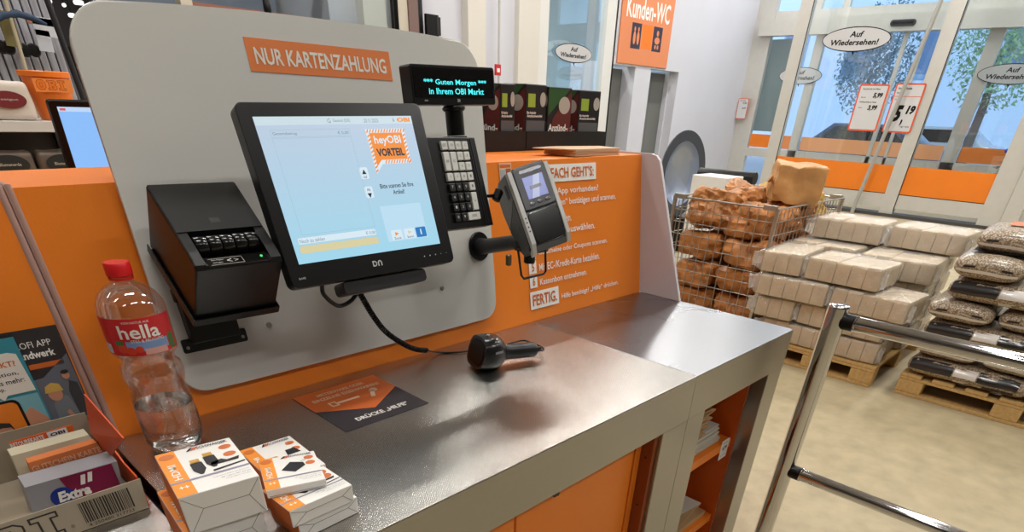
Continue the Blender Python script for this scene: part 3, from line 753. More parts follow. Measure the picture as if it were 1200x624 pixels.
Fc = lambda x0: T(-x0, -YFc, 0)
def at_c(o, x0):  # geometry given in world coordinates
    o.data.transform(Fc(x0)); return o
YD = YFc + .05
for (a, b, lab) in ((.285, .7405, None), (.7445, 1.186, None)):
    d = at_c(MB().box((a, YD, .03), (b, YD + .018, .768), bev=.003).done('door', ORANGE, c1), .178)
    if a > .5:
        at_c(MB().prism([(.845, .748), (.868, .748), (.874, .738), (.868, .728), (.860, .734), (.856, .742)], 0, .012, FRONT(0, YD, 0)).cyl(.0075, 0, .016, FRONT(.853, YD, .741), 16).done('lock_latch', BLACK, d), .178)
at_c(MB().box((1.189, YD - .004, .03), (1.212, YD + .02, .768), bev=.002).done('door_frame', ORANGE, c1), .178)
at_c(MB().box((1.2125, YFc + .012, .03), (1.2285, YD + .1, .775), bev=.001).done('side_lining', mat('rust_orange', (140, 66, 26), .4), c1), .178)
q = MB()
for z in (.70, .55, .40): q.cyl(.003, 0, .002, T(1.2125, YFc + .03, z) @ RY(-PI / 2), 10)
at_c(q.done('rivet', DGREY, c1), .178)
at_c(MB().box((1.3466, YFc, .88), (1.3478, YBc, .9006)).done('seam_strip', mat('bright_steel', (225, 225, 222), .25, .6), c1), .178)
c2 = counter('checkout_counter', 'right stainless steel counter unit with an open orange shelf bay', 1.348, 1.943, STEEL_S, [(1.348, 1.441), (1.842, 1.943)], True)
at_c(MB().box((1.43, YFc + .055, .03), (1.445, YBc - .06, .76)).done('side_panel', mat('rust_orange', (0, 0, 0)), c2), 1.348)
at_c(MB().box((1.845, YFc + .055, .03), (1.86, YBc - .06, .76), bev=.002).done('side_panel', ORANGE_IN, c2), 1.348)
for z in (.515, .19):
    s_ = at_c(MB().box((1.4455, YFc + .07, z), (1.8445, YBc - .07, z + .006)).box((1.4455, YFc + .066, z - .026), (1.8445, YFc + .07, z + .006)).done('shelf', ORANGE, c2), 1.348)
TAG = mat('tag_white', (228, 228, 232), .4)
def price_tag(x, z, lab, s):
    t = thing('price_tag', lab, 'price tag', (x, YFc + .0655, z))
    rect('card', TAG, t, FRONT(0, 0, 0), 0, -.055, .055, .02, .001)
    lettering('lettering', BLACK, t, FRONT(0, 0, 0), [(s, .012, -.022, .043, -.004, .04), ('Karton', .01, .006, .04, .012, .01), ('je Stück', .01, -.045, .045, -.038, .01)], .0015)
price_tag(1.775, .512, 'white price tag at the right end of the orange shelf edge', '6,99')
price_tag(1.50, .505, 'white price tag half hidden behind the steel post', '4,99')
# flat goods on the shelves
PAPG = mat('folded_grey_card', (190, 186, 176), .7)
KRAFT = mat('kraft_brown', (182, 148, 106), .75)
for k in range(9):
    o = MB().box((0, 0, 0), (.24 - .002 * k, .24, .0065), bev=.002).done('folded_carton', PAPG, smooth=False)
    o.location = (1.555 + random.uniform(-.008, .012), YFc + .085 + random.uniform(0, .01), .5215 + k * .0072)
    tag(o, 'flat grey folded carton in the pile on the upper orange shelf', 'folded carton', 'flat grey folded cartons on the upper shelf')
for k in range(4):
    o = MB().loft([[(0, 0, 0), (0, .2, 0), (0, .2, .003), (0, 0, .003)], [(.09, 0, .012), (.09, .2, .012), (.09, .2, .015), (.09, 0, .015)]]).loft([[(.09, 0, .0125), (.09, .2, .0125), (.09, .2, .0155), (.09, 0, .0155)], [(.005, .0, .024), (.005, .2, .024), (.005, .2, .027), (.005, 0, .027)]]).done('carrier_handle', KRAFT)
    o.location = (1.56 + .006 * k, YFc + .075 - .002 * k, .588 + k * .0275)
    tag(o, 'folded brown paper strip standing open beside the grey cartons', 'paper strip', 'folded brown paper strips on the upper shelf')
kb = thing('folded_box', 'brown folded cardboard box lying open on the lower shelf', 'box', (1.56, YFc + .08, .197))
MB().box((0, 0, 0), (.26, .2, .02), bev=.002).done('sheet', KRAFT, kb)
MB().loft([[(.0, 0, .021), (.0, .2, .021), (.0, .2, .024), (.0, 0, .024)], [(.20, 0, .075), (.20, .2, .075), (.20, .2, .078), (.20, 0, .078)]]).done('flap', KRAFT, kb)
MB().loft([[(.20, 0, .079), (.20, .2, .079), (.20, .2, .082), (.20, 0, .082)], [(.05, 0, .10), (.05, .2, .10), (.05, .2, .103), (.05, 0, .103)]]).done('flap', PAPG, kb)
# neighbouring counter on the left
c0 = thing('checkout_counter', 'neighbouring steel counter carrying the cardboard tray at the lower left corner', 'counter', (-.9, YFc, 0))
MB().box((0, 0, .897), (1.062, YBc - YFc, .9), bev=.0012).done('worktop', STEEL_T, c0)
MB().box((0, 0, .777), (1.062, .004, .8968)).done('apron', STEEL_F, c0)
for x in (0, .97):
    MB().box((x, .001, 0), (x + .09, .05, .7768)).done('post', STEEL_F, c0); MB().box((x, .53, 0), (x + .09, .578, .8968)).done('post', STEEL_F, c0)
struct(MB().box((.1625, YFc + .01, 0), (.1775, YBc, .86)).done('trim_3', BLACK))

# mounting board -------------------------------------------------
bd = thing('mounting_board', 'large rounded off-white board carrying the screen, printer and card terminal', 'board', (0, 0, 0))
BRD = mat('board_white', (208, 207, 202), .24, var=.03, vs=3, coat=.5)
outl = []
outl = rrect(.338, .0475, 1.200, .682, [.062, .066, .052, .045], 10)
def arch(p):
    x, v = p
    if v > .60: v -= .014 * (max(0, (.80 - x)) / .4) ** 2 * .9 + .010 * (max(0, x - .9) / .3) ** 2
    return (x + (v - .36) * .035, v)
outl2 = []
n_ = len(outl)
for i in range(n_):
    a, b = outl[i], outl[(i + 1) % n_]; outl2.append(a)
    if math.hypot(a[0] - b[0], a[1] - b[1]) > .1:
        for k in range(1, 12): outl2.append((a[0] + (b[0] - a[0]) * k / 12, a[1] + (b[1] - a[1]) * k / 12))
MB().prism([arch(p) for p in outl2], .006, .015, PF, .003, 2).done('panel', BRD, bd)
MB().box((.5, .15, -.001), (.53, .6, .006), PF).box((1.0, .15, -.001), (1.03, .6, .006), PF).done('spacer', DGREY, bd)
ns = rect('card_only_sign', mat('orange_sign', (222, 124, 62), .5), bd, PF, .628, .5895, .946, .6405, .0008, .0151)
lettering('lettering', mat('sign_text', (228, 224, 214), .5), ns, PF, [('NUR KARTENZAHLUNG', .642, .601, .933, .627, .02)], .0165)
SCREW = mat('screw_zinc', (170, 170, 168), .3, .9)
for px, py in ((518, 338), (315, 381)):
    x, v = pan(px, py, .016)
    MB().cyl(.0058, .015, .0185, PF @ T(x, v, 0), 20, .001).cyl(.0026, .0185, .0187, PF @ T(x, v, 0), 6).done('screw', SCREW, bd)

# monitor ---------------------------------------------------------
def pose(cx, cy, cz, t):
    m = Matrix((Vector(cx), Vector(cy), Vector(cz))).transposed().to_4x4(); m.translation = Vector(t); return m
mon = thing('touch_monitor', 'black touch monitor with glowing light blue checkout screen on the white board', 'monitor',
            mtx=pose((.9967, -.0774, .0233), (.0808, .942, -.3256), (.0032, .3265, .9452), (.6766, 1.0797, 1.3138)))
F0 = FRONT(0, 0, 0)
BEZ = mat('bezel_black', (12, 12, 13), .3)
MB().prism(rrect(-.1755, -.1525, .1785, .1355, .012, 6), -.026, -.001, F0).done('housing', BLACK, mon, True, 30)
MB().prism(rrect(-.1755, -.1525, .1785, .1355, .012, 6), -.0008, .003, F0, .0015).done('bezel', BEZ, mon)
MB().prism(rrect(-.12, -.11, .12, .10, .02, 4), -.05, -.0265, F0).done('rear_bulge', BLACK, mon)
MB().box((-.05, .05, -.05), (.05, .155, .03), bev=.004).done('wall_mount', DGREY, mon)
MB().prism(rrect(-.078, -.178, .108, -.1535, .008, 4), -.05, -.006, F0, .002).done('lower_bar', mat('graphite', (34, 33, 36), .4), mon)
def em(name, rgb, s=1.0): return mat('screen_' + name, rgb, .3, emit=s)
SCR = mat('screen_glow', (186, 222, 240), .2, emit=.92)
N = SCR.node_tree.nodes; L = SCR.node_tree.links
g = N.new('ShaderNodeTexCoord'); sp = N.new('ShaderNodeSeparateXYZ'); L.new(g.outputs['Object'], sp.inputs[0])
rp = N.new('ShaderNodeValToRGB'); rp.color_ramp.elements[0].color = lin((168, 222, 244)); rp.color_ramp.elements[1].color = lin((196, 212, 232))
mr = N.new('ShaderNodeMapRange'); mr.inputs[1].default_value = -.11; mr.inputs[2].default_value = .11; L.new(sp.outputs['Z'], mr.inputs[0]); L.new(mr.outputs[0], rp.inputs[0])
L.new(rp.outputs[0], N['Principled BSDF'].inputs['Emission Color'])
scr = rect('screen', SCR, mon, F0, -.152, -.114, .152, .114, .0008, .003)
def U(u): return -.152 + .304 * u
def Vv(v): return .114 - .228 * v
def sr(name, m, u0, v0, u1, v1, n0=.0038, r=0, par=scr): return rect(name, m, par, F0, U(u0), Vv(v1), U(u1), Vv(v0), .0003, n0, r)
E_W = em('pale', (214, 232, 242)); E_L = em('line', (160, 192, 206)); E_T = em('text', (110, 130, 145)); E_D = em('dark', (26, 40, 52)); E_O = em('orange', (240, 140, 50)); E_Y = em('sand', (216, 206, 160)); E_B = em('blue', (38, 120, 190)); E_H = em('header', (200, 218, 226))
sr('header_bar', E_H, 0, 0, 1, .055)
def frame_line(u0, v0, u1, v1, w=.003):
    q = MB()
    for a in ((u0, v0, u1, v0 + w), (u0, v1 - w, u1, v1), (u0, v0, u0 + w * .75, v1), (u1 - w * .75, v0, u1, v1)):
        q.prism([(U(a[0]), Vv(a[3])), (U(a[2]), Vv(a[3])), (U(a[2]), Vv(a[1])), (U(a[0]), Vv(a[1]))], .0038, .0041, F0)
    q.done('list_frame', E_L, scr)
frame_line(.07, .085, .55, .135); frame_line(.07, .14, .55, .80)
sr('total_bar', E_W, .035, .815, .545, .865); frame_line(.035, .815, .545, .865)
sr('amount_field', E_Y, .03, .875, .55, .93); frame_line(.03, .875, .55, .93)
lettering('lettering', E_T, scr, F0, [('Gesamtbetrag', U(.08), Vv(.125), U(.22), Vv(.10)), ('€ 0,00', U(.47), Vv(.125), U(.54), Vv(.10)), ('Noch zu zahlen', U(.045), Vv(.855), U(.2), Vv(.828)), ('€ 0,00', U(.475), Vv(.855), U(.54), Vv(.828)),
   ('Gesamt (DE)', U(.46), Vv(.045), U(.57), Vv(.018)), ('20.11.2025', U(.66), Vv(.045), U(.76), Vv(.018)), ('G', U(.425), Vv(.045), U(.445), Vv(.015)), ('&', U(.86), Vv(.04), U(.875), Vv(.015))], .0043)
lettering('lettering', E_O, scr, F0, [('OBI', U(.89), Vv(.044), U(.985), Vv(.012), .05)], .0043)
for v0, s_ in ((.36, 'Auf'), (.50, 'Ab')):
    p = sr('scroll_button', E_W, .545, v0, .600, v0 + .085, r=.003)
    q = MB(); c_ = .5725
    if s_ == 'Auf': q.prism([(U(c_ - .015), Vv(v0 + .05)), (U(c_ + .015), Vv(v0 + .05)), (U(c_), Vv(v0 + .015))], .0042, .0044, F0)
    else: q.prism([(U(c_ - .015), Vv(v0 + .05)), (U(c_), Vv(v0 + .085)), (U(c_ + .015), Vv(v0 + .05))], .0042, .0044, F0)
    q.done('arrow', E_D, p)
    lettering('lettering', E_T, p, F0, [(s_, U(.56), Vv(v0 + (.080 if s_ == 'Auf' else .035)), U(.585), Vv(v0 + (.060 if s_ == 'Auf' else .012)), .02)], .0044)
def U(u): return -.152 + .304 * (.655 + (u - .70) * .915)
def badge(pts, n0, m, nm): return card(nm, m, scr, F0, [(U(a), Vv(b)) for a, b in pts], .0002, n0)
badge([(.70, .09), (.995, .09), (.995, .345), (.765, .345), (.705, .415), (.70, .35)], .0040, E_W, 'badge_back')
q = MB()   # diagonal stripes of the badge rim
def stripe(u, v, du, dv): q.prism([(U(u), Vv(v)), (U(u + du), Vv(v)), (U(u + du + dv * .5), Vv(v - dv)), (U(u + dv * .5), Vv(v - dv))], .0042, .0043, F0)
k = .70
while k < .98: stripe(k, .118, .010, .026); stripe(k, .343, .010, .026) if k > .765 else None; k += .0215
k = .14
while k < .40:
    if k < .34: q.prism([(U(.974), Vv(k)), (U(.974), Vv(k + .013)), (U(.994), Vv(k)), (U(.994), Vv(k - .013))], .0042, .0043, F0)
    q.prism([(U(.702), Vv(k)), (U(.702), Vv(k + .013)), (U(.722), Vv(k)), (U(.722), Vv(k - .013))], .0042, .0043, F0); k += .028
q.done('badge_stripes', E_O, scr)
badge([(.722, .12), (.972, .12), (.972, .315), (.765, .315), (.722, .36)], .0044, E_O, 'badge')
lettering('lettering', E_W, scr, F0, [('heyOBI', U(.745), Vv(.215), U(.95), Vv(.140), .02)], .0050)
lettering('lettering', E_D, scr, F0, [('VORTEIL', U(.742), Vv(.29), U(.955), Vv(.232), .04), ('Bitte scannen Sie Ihre', U(.70), Vv(.525), U(.965), Vv(.49), .015), ('Artikel!', U(.79), Vv(.575), U(.88), Vv(.54), .015)], .0050)
sr('info_panel', em('panel', (186, 220, 240)), .66, .655, .985, .93, .0037)
for u0, m_, nm in ((.695, E_W, 'assist_button'), (.80, E_W, 'person_button'), (.895, E_B, 'help_button')):
    p = sr(nm, m_, u0, .845, u0 + .085, .925, r=.002)
    if nm == 'help_button': lettering('lettering', E_W, p, F0, [('i', U(.93), Vv(.905), U(.942), Vv(.86), .04)], .0046); 
    else:
        q = MB().prism([(U(u0 + .03), Vv(.86)), (U(u0 + .06), Vv(.875)), (U(u0 + .03), Vv(.89))], .0042, .0044, F0); q.done('pictogram', E_O if nm[0] == 'a' else E_Y, p)
        lettering('lettering', E_D, p, F0, [('Zurück' if nm[0] == 'a' else 'Storno', U(u0 + .015), Vv(.92), U(u0 + .07), Vv(.90), .0)], .0044)
LOGO = mat('logo_silver', (196, 196, 198), .4)
q = MB()   # maker's mark: two open letters
q.prism([(-.010, -.137), (-.010, -.127), (-.004, -.127), (-.001, -.130), (-.001, -.134), (-.004, -.137)], .0031, .0034, F0)
q.prism([(.001, -.137), (.001, -.130), (.004, -.127), (.007, -.127), (.010, -.130), (.010, -.137), (.0078, -.137), (.0078, -.131), (.0062, -.129), (.0045, -.129), (.0034, -.131), (.0034, -.137)], .0031, .0034, F0)
q.done('maker_mark', LOGO, mon)
MB().prism([(-.0078, -.135), (-.0078, -.129), (-.0048, -.129), (-.0032, -.1305), (-.0032, -.1335), (-.0048, -.135)], .0034, .0036, F0).done('maker_mark_inner', BEZ, mon)
q = MB()
for k in range(5): q.cyl(.0012 if k < 3 else .0007, .0031, .0035, F0 @ T(.108 + k * .0135, -.133, 0), 10)
q.done('control_dots', LOGO, mon)
lettering('lettering', LOGO, mon, F0, [('BA93', -.160, -.139, -.148, -.1355, .0)], .0033)

# monitor cable and coiled cord
def spline(ps, n):
    ps = [Vector(p) for p in ps]; ps = [ps[0] * 2 - ps[1]] + ps + [ps[-1] * 2 - ps[-2]]; out = []
    for i in range(1, len(ps) - 2):
        for k in range(n):
            t = k / n; a, b, c, d = ps[i - 1:i + 3]
            out.append(.5 * ((2 * b) + (c - a) * t + (2 * a - 5 * b + 4 * c - d) * t * t + (3 * b - a - 3 * c + d) * t ** 3))
    return out + [ps[-2]]
ca = [hit(377, 333, 1, 1.08), hit(380, 346, 1, 1.09), hit(396, 358.5, 1, 1.10), hit(411, 353, 1, 1.11), hit(421, 340, 1, 1.12)]
tag(MB().tube(spline(ca, 8), .0042, 10).done('monitor_cable', BLACK, smooth=True), 'smooth black cable loop hanging below the touch monitor', 'cable')
path = [hit(417, 336, 1, 1.115), hit(424, 348, 1, 1.12), hit(437, 370, 1, 1.13), hit(452, 389, 1, 1.14), hit(472, 403, 1, 1.155), hit(487, 409.5, 1, 1.17), hit(500, 411, 1, 1.19)]
sp_ = spline(path, 14)
def helix(path, r, turns):
    L_ = [0]
    for a, b in zip(path, path[1:]): L_.append(L_[-1] + (b - a).length)
    out = []; up = Vector((0, -1, 0)); nn = turns * 9; j = 0
    for i in range(nn + 1):
        s = L_[-1] * i / nn
        while j < len(L_) - 2 and L_[j + 1] < s: j += 1
        f = (s - L_[j]) / (L_[j + 1] - L_[j]); p = path[j].lerp(path[j + 1], f); t = (path[j + 1] - path[j]).normalized()
        a = (up - t * up.dot(t)).normalized(); b = t.cross(a); an = 2 * PI * turns * i / nn
        out.append(p + (a * math.cos(an) + b * math.sin(an)) * r)
    return out
ccd = thing('coiled_cord', 'coiled black scanner cord running from the monitor down to the counter', 'cord')
MB().tube(helix(sp_, .0048, 52), .0021, 6).done('coil', BLACK, ccd, True)
tail = [path[-1], hit(515, 413.5, 2, .9035), hit(540, 413, 2, .9035), hit(562, 409, 2, .904), hit(590, 404.5, 2, .904), hit(612, 399.5, 2, .905), hit(622, 402, 2, .908), hit(634, 406.5, 2, .915), hit(637, 411, 2, .925), hit(631, 411, 2, .931)]
MB().tube(spline(tail, 8), .0022, 8).done('straight_lead', BLACK, ccd, True)

# handheld scanner ------------------------------------------------
A = hit(571, 415, 2, .934); B = hit(629, 410, 2, .926)
ax = (B - A); Ln = ax.length; ax.normalize()
sc = thing('barcode_scanner', 'black handheld barcode scanner lying on the steel counter', 'scanner', mtx=basis(A, ax, Vector((0, 0, 1)).cross(ax)) @ T(0, 0, .006) @ Matrix.Diagonal((1.0, 1.25, 1.26, 1)))
def ring(x, hy, hz, cz=0, n=20, p=3.2, sl=0):
    out = []
    for k in range(n):
        a = 2 * PI * k / n; c, s = math.cos(a), math.sin(a)
        out.append((x + sl * (abs(s) ** (2 / p)) * math.copysign(1, s) * hz, math.copysign(abs(c) ** (2 / p), c) * hy, cz + math.copysign(abs(s) ** (2 / p), s) * hz))
    return out
MB().loft([ring(-.030, .038, .029, .001, sl=.35), ring(-.016, .039, .031, .0, sl=.3), ring(.005, .037, .033, 0, p=2.8), ring(.022, .032, .032, 0, p=2.5), ring(.036, .024, .026, -.001, p=2.2), ring(.045, .016, .018, -.002, p=2)]).done('head', mat('scanner_black', (14, 14, 15), .28, coat=.3), sc, True, 60)
MB().loft([ring(.040, .017, .018, -.002, p=2), ring(.06, .0135, .0150, -.004, p=2), ring(.09, .014, .0155, -.004, p=2), ring(Ln - .012, .0155, .0155, -.004, p=2), ring(Ln - .004, .012, .012, -.004, p=2)]).done('handle', mat('scanner_grey', (26, 27, 30), .35), sc, True, 60)
MB().loft([ring(-.0315, .031, .022, .001, sl=.35), ring(-.0302, .033, .024, .001, sl=.35)]).done('window', mat('scanner_window', (6, 5, 6), .35, spec=.3), sc)
MB().tube([(Ln - .006, 0, -.004), (Ln + .012, 0, -.002)], .006, 10, radii=[.008, .004]).done('cord_boot', BLACK, sc, True)
MB().loft([[(.0, -.0375, .010), (.024, -.031, .010), (.024, -.0315, .006), (.0, -.038, .006)], [(.0, -.0385, .010), (.024, -.0322, .010), (.024, -.0325, .006), (.0, -.0388, .006)]]).done('model_lettering_plate', MGREY, sc)
MB().cyl(.0035, 0, .0030, T(.0, 0, .031), 12).done('status_light', LGREY, sc, True)

# sticker on the counter -----------------------------------------
sk = thing('counter_sticker', 'dark and orange sticker DRÜCKE HILFE lying flat on the steel counter', 'sticker', (.524, .975, .9))
Fs = TOP(0, 0, .0003); w_, h_ = .21, .216
rect('dark_field', DARKP, sk, Fs, 0, 0, w_, h_, .0004)
card('orange_field', mat('sticker_orange', (206, 102, 44), .5), sk, Fs, [(0, h_), (0, h_ * .55), (w_ * .52, h_ * .27), (w_, h_ * .58), (w_, h_)][::-1], .0002, .0005)
ST = mat('sticker_text', (222, 190, 160), .5)
lettering('lettering', ST, sk, Fs, [('METERWARE ODER', .045, .183, .165, .197, .02), ('EINZELNE EISENWAREN?', .022, .160, .192, .174, .02)], .0009)
lettering('lettering', WHITE, sk, Fs, [('DRÜCKE „HILFE“', .045, .022, .175, .044, .03)], .0009)
MB().prism([(.042, .118), (.060, .118), (.060, .142), (.042, .142)], .0008, .001, Fs).prism([(.061, .126), (.115, .126), (.115, .134), (.061, .134)], .0008, .001, Fs).prism([(.135, .112), (.144, .108), (.160, .138), (.151, .142)], .0008, .001, Fs).prism([(.146, .140), (.160, .132), (.170, .137), (.168, .149), (.158, .152)], .0008, .001, Fs).done('screw_drawing', ST, sk)
MB().prism([(.046, .123), (.056, .123), (.056, .137), (.046, .137)], .0010, .0012, Fs).done('screw_slot', mat('sticker_orange', (0, 0, 0)), sk)

# receipt printer --------------------------------------------------
prn = thing('receipt_printer', 'black receipt printer tilted on a bracket at the left of the white board', 'printer',
            mtx=pose((.9998, -.0154, -.008), (.0172, .8079, .5891), (-.0026, -.5892, .808), (.3552, 1.1927, 1.321)))
Fy = basis((0, 0, 0), (0, -1, 0), (0, 0, 1))        # u = towards viewer, v = up, n = -x
PBL = mat('printer_black', (10, 10, 10), .36, spec=.45)
W0, D0, H0 = .145, .1713, .127
q = MB()
prof = [(0, 0), (.100, 0), (.104, -.014), (.112, -.034), (.134, -.036), (.1465, -.010), (D0 - .004, -.0035), (D0, -.008), (D0, -H0), (0, -H0)]
q.prism(prof, -W0 + .018, -.018, Fy)
solid = [(0, 0), (.14, 0), (D0 - .006, -.003), (D0, -.009), (D0, -H0), (0, -H0)]
q.prism(solid, -.018, 0, Fy, .003); q.prism(solid, -W0, -W0 + .018, Fy)
q.done('body', PBL, prn)
MB().prism([(0, .0002), (.101, .0002), (.101, .0016), (.0, .0016)], -W0 + .002, -.002, Fy, .001).done('paper_lid', PBL, prn)
for k in range(5):
    x0 = .020 + k * .0212
    MB().cyl(.0165, x0, x0 + .0198, T(0, -.1205, -.0125) @ RY(PI / 2), 20, .0012).done('exit_roller', mat('roller_black', (20, 20, 21), .16), prn, True, 50)
cs = rect('control_strip', BLACKG, prn, basis((0, 0, 0), (1, 0, 0), (0, 1, -.15)), .022, -.1680, .123, -.148, .0012, -.0290)
Fst = basis((0, 0, 0), (1, 0, 0), (0, 1, -.15))
lettering('lettering', LGREY, prn, Fst, [('Bon Papier', .03, -.1575, .050, -.154, .01), ('einlegen', .03, -.1635, .046, -.160, .01), ('<', .054, -.163, .062, -.155), ('>', .066, -.162, .073, -.156)], -.0270)
q = MB()
for a in ((.026, -.1665, .080, -.166), (.026, -.152, .080, -.1515), (.080, -.1665, .0805, -.1515)): q.prism([(a[0], a[1]), (a[2], a[1]), (a[2], a[3]), (a[0], a[3])], -.0276, -.0272, Fst)
q.done('strip_outline', LGREY, prn)
MB().cyl(.0022, -.0278, -.0265, Fst @ T(.113, -.157, 0), 12).done('green_light', mat('led_green', (60, 220, 110), emit=1.2), prn)
MB().prism([(.064, -.087), (.080, -.087), (.080, -.076), (.064, -.076)], .0016, .0019, TOP(0, 0, 0)).prism([(.066, -.085), (.078, -.085), (.078, -.078), (.066, -.078)], .0019, .0021, TOP(0, 0, 0)).done('maker_mark', DGREY, prn)
BRK = mat('bracket_black', (11, 11, 11), .4)
MB().box((-.004, -D0 - .004, -H0 - .005), (W0 + .004, -.004, -H0 - .001), bev=.0015).box((-.006, -D0 - .006, -H0 - .005), (-.004, -.004, -H0 + .010)).box((W0 + .004, -D0 - .006, -H0 - .005), (W0 + .006, -.004, -H0 + .010)).box((-.004, -D0 - .007, -H0 - .005), (W0 + .004, -D0 - .005, -H0 + .010)).done('cradle', BRK, prn)
inv = prn.matrix_world.inverted() if False else pose((.9998, -.0154, -.008), (.0172, .8079, .5891), (-.0026, -.5892, .808), (.3552, 1.1927, 1.321)).inverted()
x0, v0 = pan(216, 418, .016); x1, v1 = pan(290, 393, .016)
q = MB().prism(rrect(x0 + .002, v0 + .004, x1 - .002, v0 + .030, .004, 3), .0152, .0185, inv @ PF)
q.box((x0 + .018, v0 + .022, .0152), (x1 - .02, v0 + .17, .040), inv @ PF, .002).done('wall_bracket', BRK, prn)
q = MB()
for x in (x0 + .011, x1 - .011): q.cyl(.0032, .0185, .0205, inv @ PF @ T(x, v0 + .014, 0), 12)
q.done('bracket_screw', SCREW, prn)
x2, v2 = pan(204, 347, .016)
MB().box((x2 - .004, v2 - .012, .0152), (x2 + .014, v2 + .012, .03), inv @ PF, .002).done('side_lug', BRK, prn)

# keypad -----------------------------------------------------------
kp = thing('keypad', 'black keypad with white and black keys right of the touch monitor', 'keypad',
           mtx=pose((.9996, .0284, -.0084), (-.0296, .9586, -.283), (.0001, .2832, .9591), (.9299, 1.0764, 1.3132)))
MB().prism([(-.0705, .083), (.066, .083), (.078, -.088), (-.067, -.088)][::-1], -.034, -.003, F0, .002).done('body', BLACK, kp)
MB().prism([(.044, .079), (.0455, .079), (.0575, -.084), (.056, -.084)][::-1], -.003, -.0015, F0).prism([(.050, .079), (.0515, .079), (.0635, -.084), (.062, -.084)][::-1], -.003, -.0015, F0).done('card_slot_rib', DGREY, kp)
MB().box((-.05, .035, -.05), (.03, .15, .03)).done('rear_mount', DGREY, kp)
KW = mat('key_white', (206, 206, 202), .4); KB = mat('key_black', (30, 31, 33), .3); Kp = .01905
mk = MB(); 
def key(c, r, wc=1, hr=1, m=KW, s=''):
    cx = (c - 1.5 + (wc - 1) / 2) * Kp; cz = (3.5 - r - (hr - 1) / 2) * Kp; w = wc * Kp - .0035; h = hr * Kp - .0038
    k = MB().prism(rrect(cx - w / 2, cz - h / 2, cx + w / 2, cz + h / 2, .0015, 2), -.0028, .0035, F0, .0012).done('key', m, kp)
    if s: lettering('lettering', KW if m is KB else MGREY, k, F0, [(s, cx - .0022 - .0012 * (len(s) - 1), cz - .002, cx + .0022 + .0012 * (len(s) - 1), cz + .003)], .0038)
for c, s in enumerate(('ESC', 'FN', 'PLU', 'C')): key(c, 0, s=s)
key(0, 1, 1, 2, s='BAR'); key(1, 1, 1, 2, s='EC'); key(2, 1, s='%'); key(3, 1, s='^'); key(2, 2, s='<'); key(3, 2, s='>')
for c, s in enumerate(('X', 'A', 'B', 'I')): key(c, 3, s=s)
for r in range(3):
    for c in range(3): key(c, 4 + r, m=KB, s=str(7 - 3 * r + c))
key(3, 4, s='-'); key(3, 5, 1, 2, s='+'); key(0, 7, m=KB, s='0'); key(1, 7, m=KB, s=','); key(2, 7, 2, 1, s='ENTER')

# customer display -------------------------------------------------
p0 = hit(481, 76, 1, 1.12); p1 = hit(580, 77.5, 1, 1.12); p2 = hit(580, 122, 1, 1.115); p3 = hit(482.5, 124, 1, 1.115)
cw = p1.x - p0.x; ch = ((p0.z - p3.z) + (p1.z - p2.z)) / 2
dsp = thing('customer_display', 'small black display with turquoise greeting text above the keypad', 'display', mtx=T((p0.x + p1.x) / 2, 1.12, (p0.z + p3.z + p1.z + p2.z) / 4) @ RX(math.radians(-5)) @ RY(math.radians(-1.5)))
MB().prism(rrect(-cw / 2, -ch / 2, cw / 2, ch / 2, .005, 4), -.034, 0, F0, .0015).done('case', BLACK, dsp)
dw = rect('window', BLACKG, dsp, F0, -cw / 2 + .005, -ch / 2 + .012, cw / 2 - .005, ch / 2 - .005, .0006, .0)
CY = mat('vfd_turquoise', (70, 232, 236), emit=1.35)
lettering('lettering', CY, dw, F0, [('*** Guten Morgen ***', -cw * .37, -.0018, cw * .385, .0098, .015), ('in Ihrem OBI Markt', -cw * .32, -.0150, cw * .345, -.0048, .015)], .0012)
lettering('lettering', LOGO, dsp, F0, [('DN', .002, -ch / 2 + .0045, .0085, -ch / 2 + .010, .02), ('BA63', -.083, -ch / 2 + .0055, -.075, -ch / 2 + .0085)], .0008)
MB().cyl(.019, -.085, -.001 - ch / 2, T(.005, .018, 0), 24).cyl(.024, -ch / 2 - .010, -ch / 2 - .001, T(.005, .018, 0), 24, .003).done('neck', BLACK, dsp, True)
MB().box((-.02, .01, -.15), (.03, .035, -.086), bev=.002).box((-.012, .036, -.14), (.02, .155, -.11)).done('wall_arm', DGREY, dsp)

# card terminal ----------------------------------------------------
tmM = pose((.909, -.3998, .1177), (.4132, .8282, -.3785), (.0538, .3927, .9181), (1.0900, .9920, 1.2630))
_v = (CAM - tmM.translation).normalized()
tmM = T(*tmM.translation) @ Matrix.Rotation(math.radians(9), 4, _v) @ T(*(-tmM.translation)) @ tmM @ Matrix.Scale(1.10, 4)
tm = thing('card_terminal', 'grey and black card payment terminal with small blue screen on a swivel arm', 'card terminal', mtx=tmM)
tmi = tmM.inverted()
Fyt = basis((0, 0, 0), (0, -1, 0), (0, 0, 1))   # u towards viewer
body = [(0, .072), (.003, .06), (.003, -.02), (.004, -.045), (-.006, -.066), (-.022, -.076), (-.062, -.070), (-.078, -.05), (-.092, .03), (-.088, .066), (-.06, .080), (-.01, .080)]
def tl_(ins): return [(u, v) for u, v in body]
MB().prism(body, -.0415, .0415, Fyt, .0).done('body', mat('terminal_black', (15, 15, 16), .3), tm)
# silver frame bands along both front side edges
def band(x0, x1, pts, nm, m):
    return MB().prism(pts, -x1, -x0, Fyt, .001).done(nm, m, tm)
front_band = [(.006, .079), (.008, .05), (.008, -.03), (.007, -.062), (-.006, -.078), (-.020, -.082), (-.020, -.074), (-.008, -.068), (-.008, .079)]
band(-.0455, -.036, front_band, 'silver_band', LGREY)
band(.037, .0455, [(.004, .078), (.006, .05), (.006, -.03), (.004, -.062), (-.008, -.078), (-.010, -.07), (-.004, -.03), (-.004, .078)], 'silver_band', LGREY)
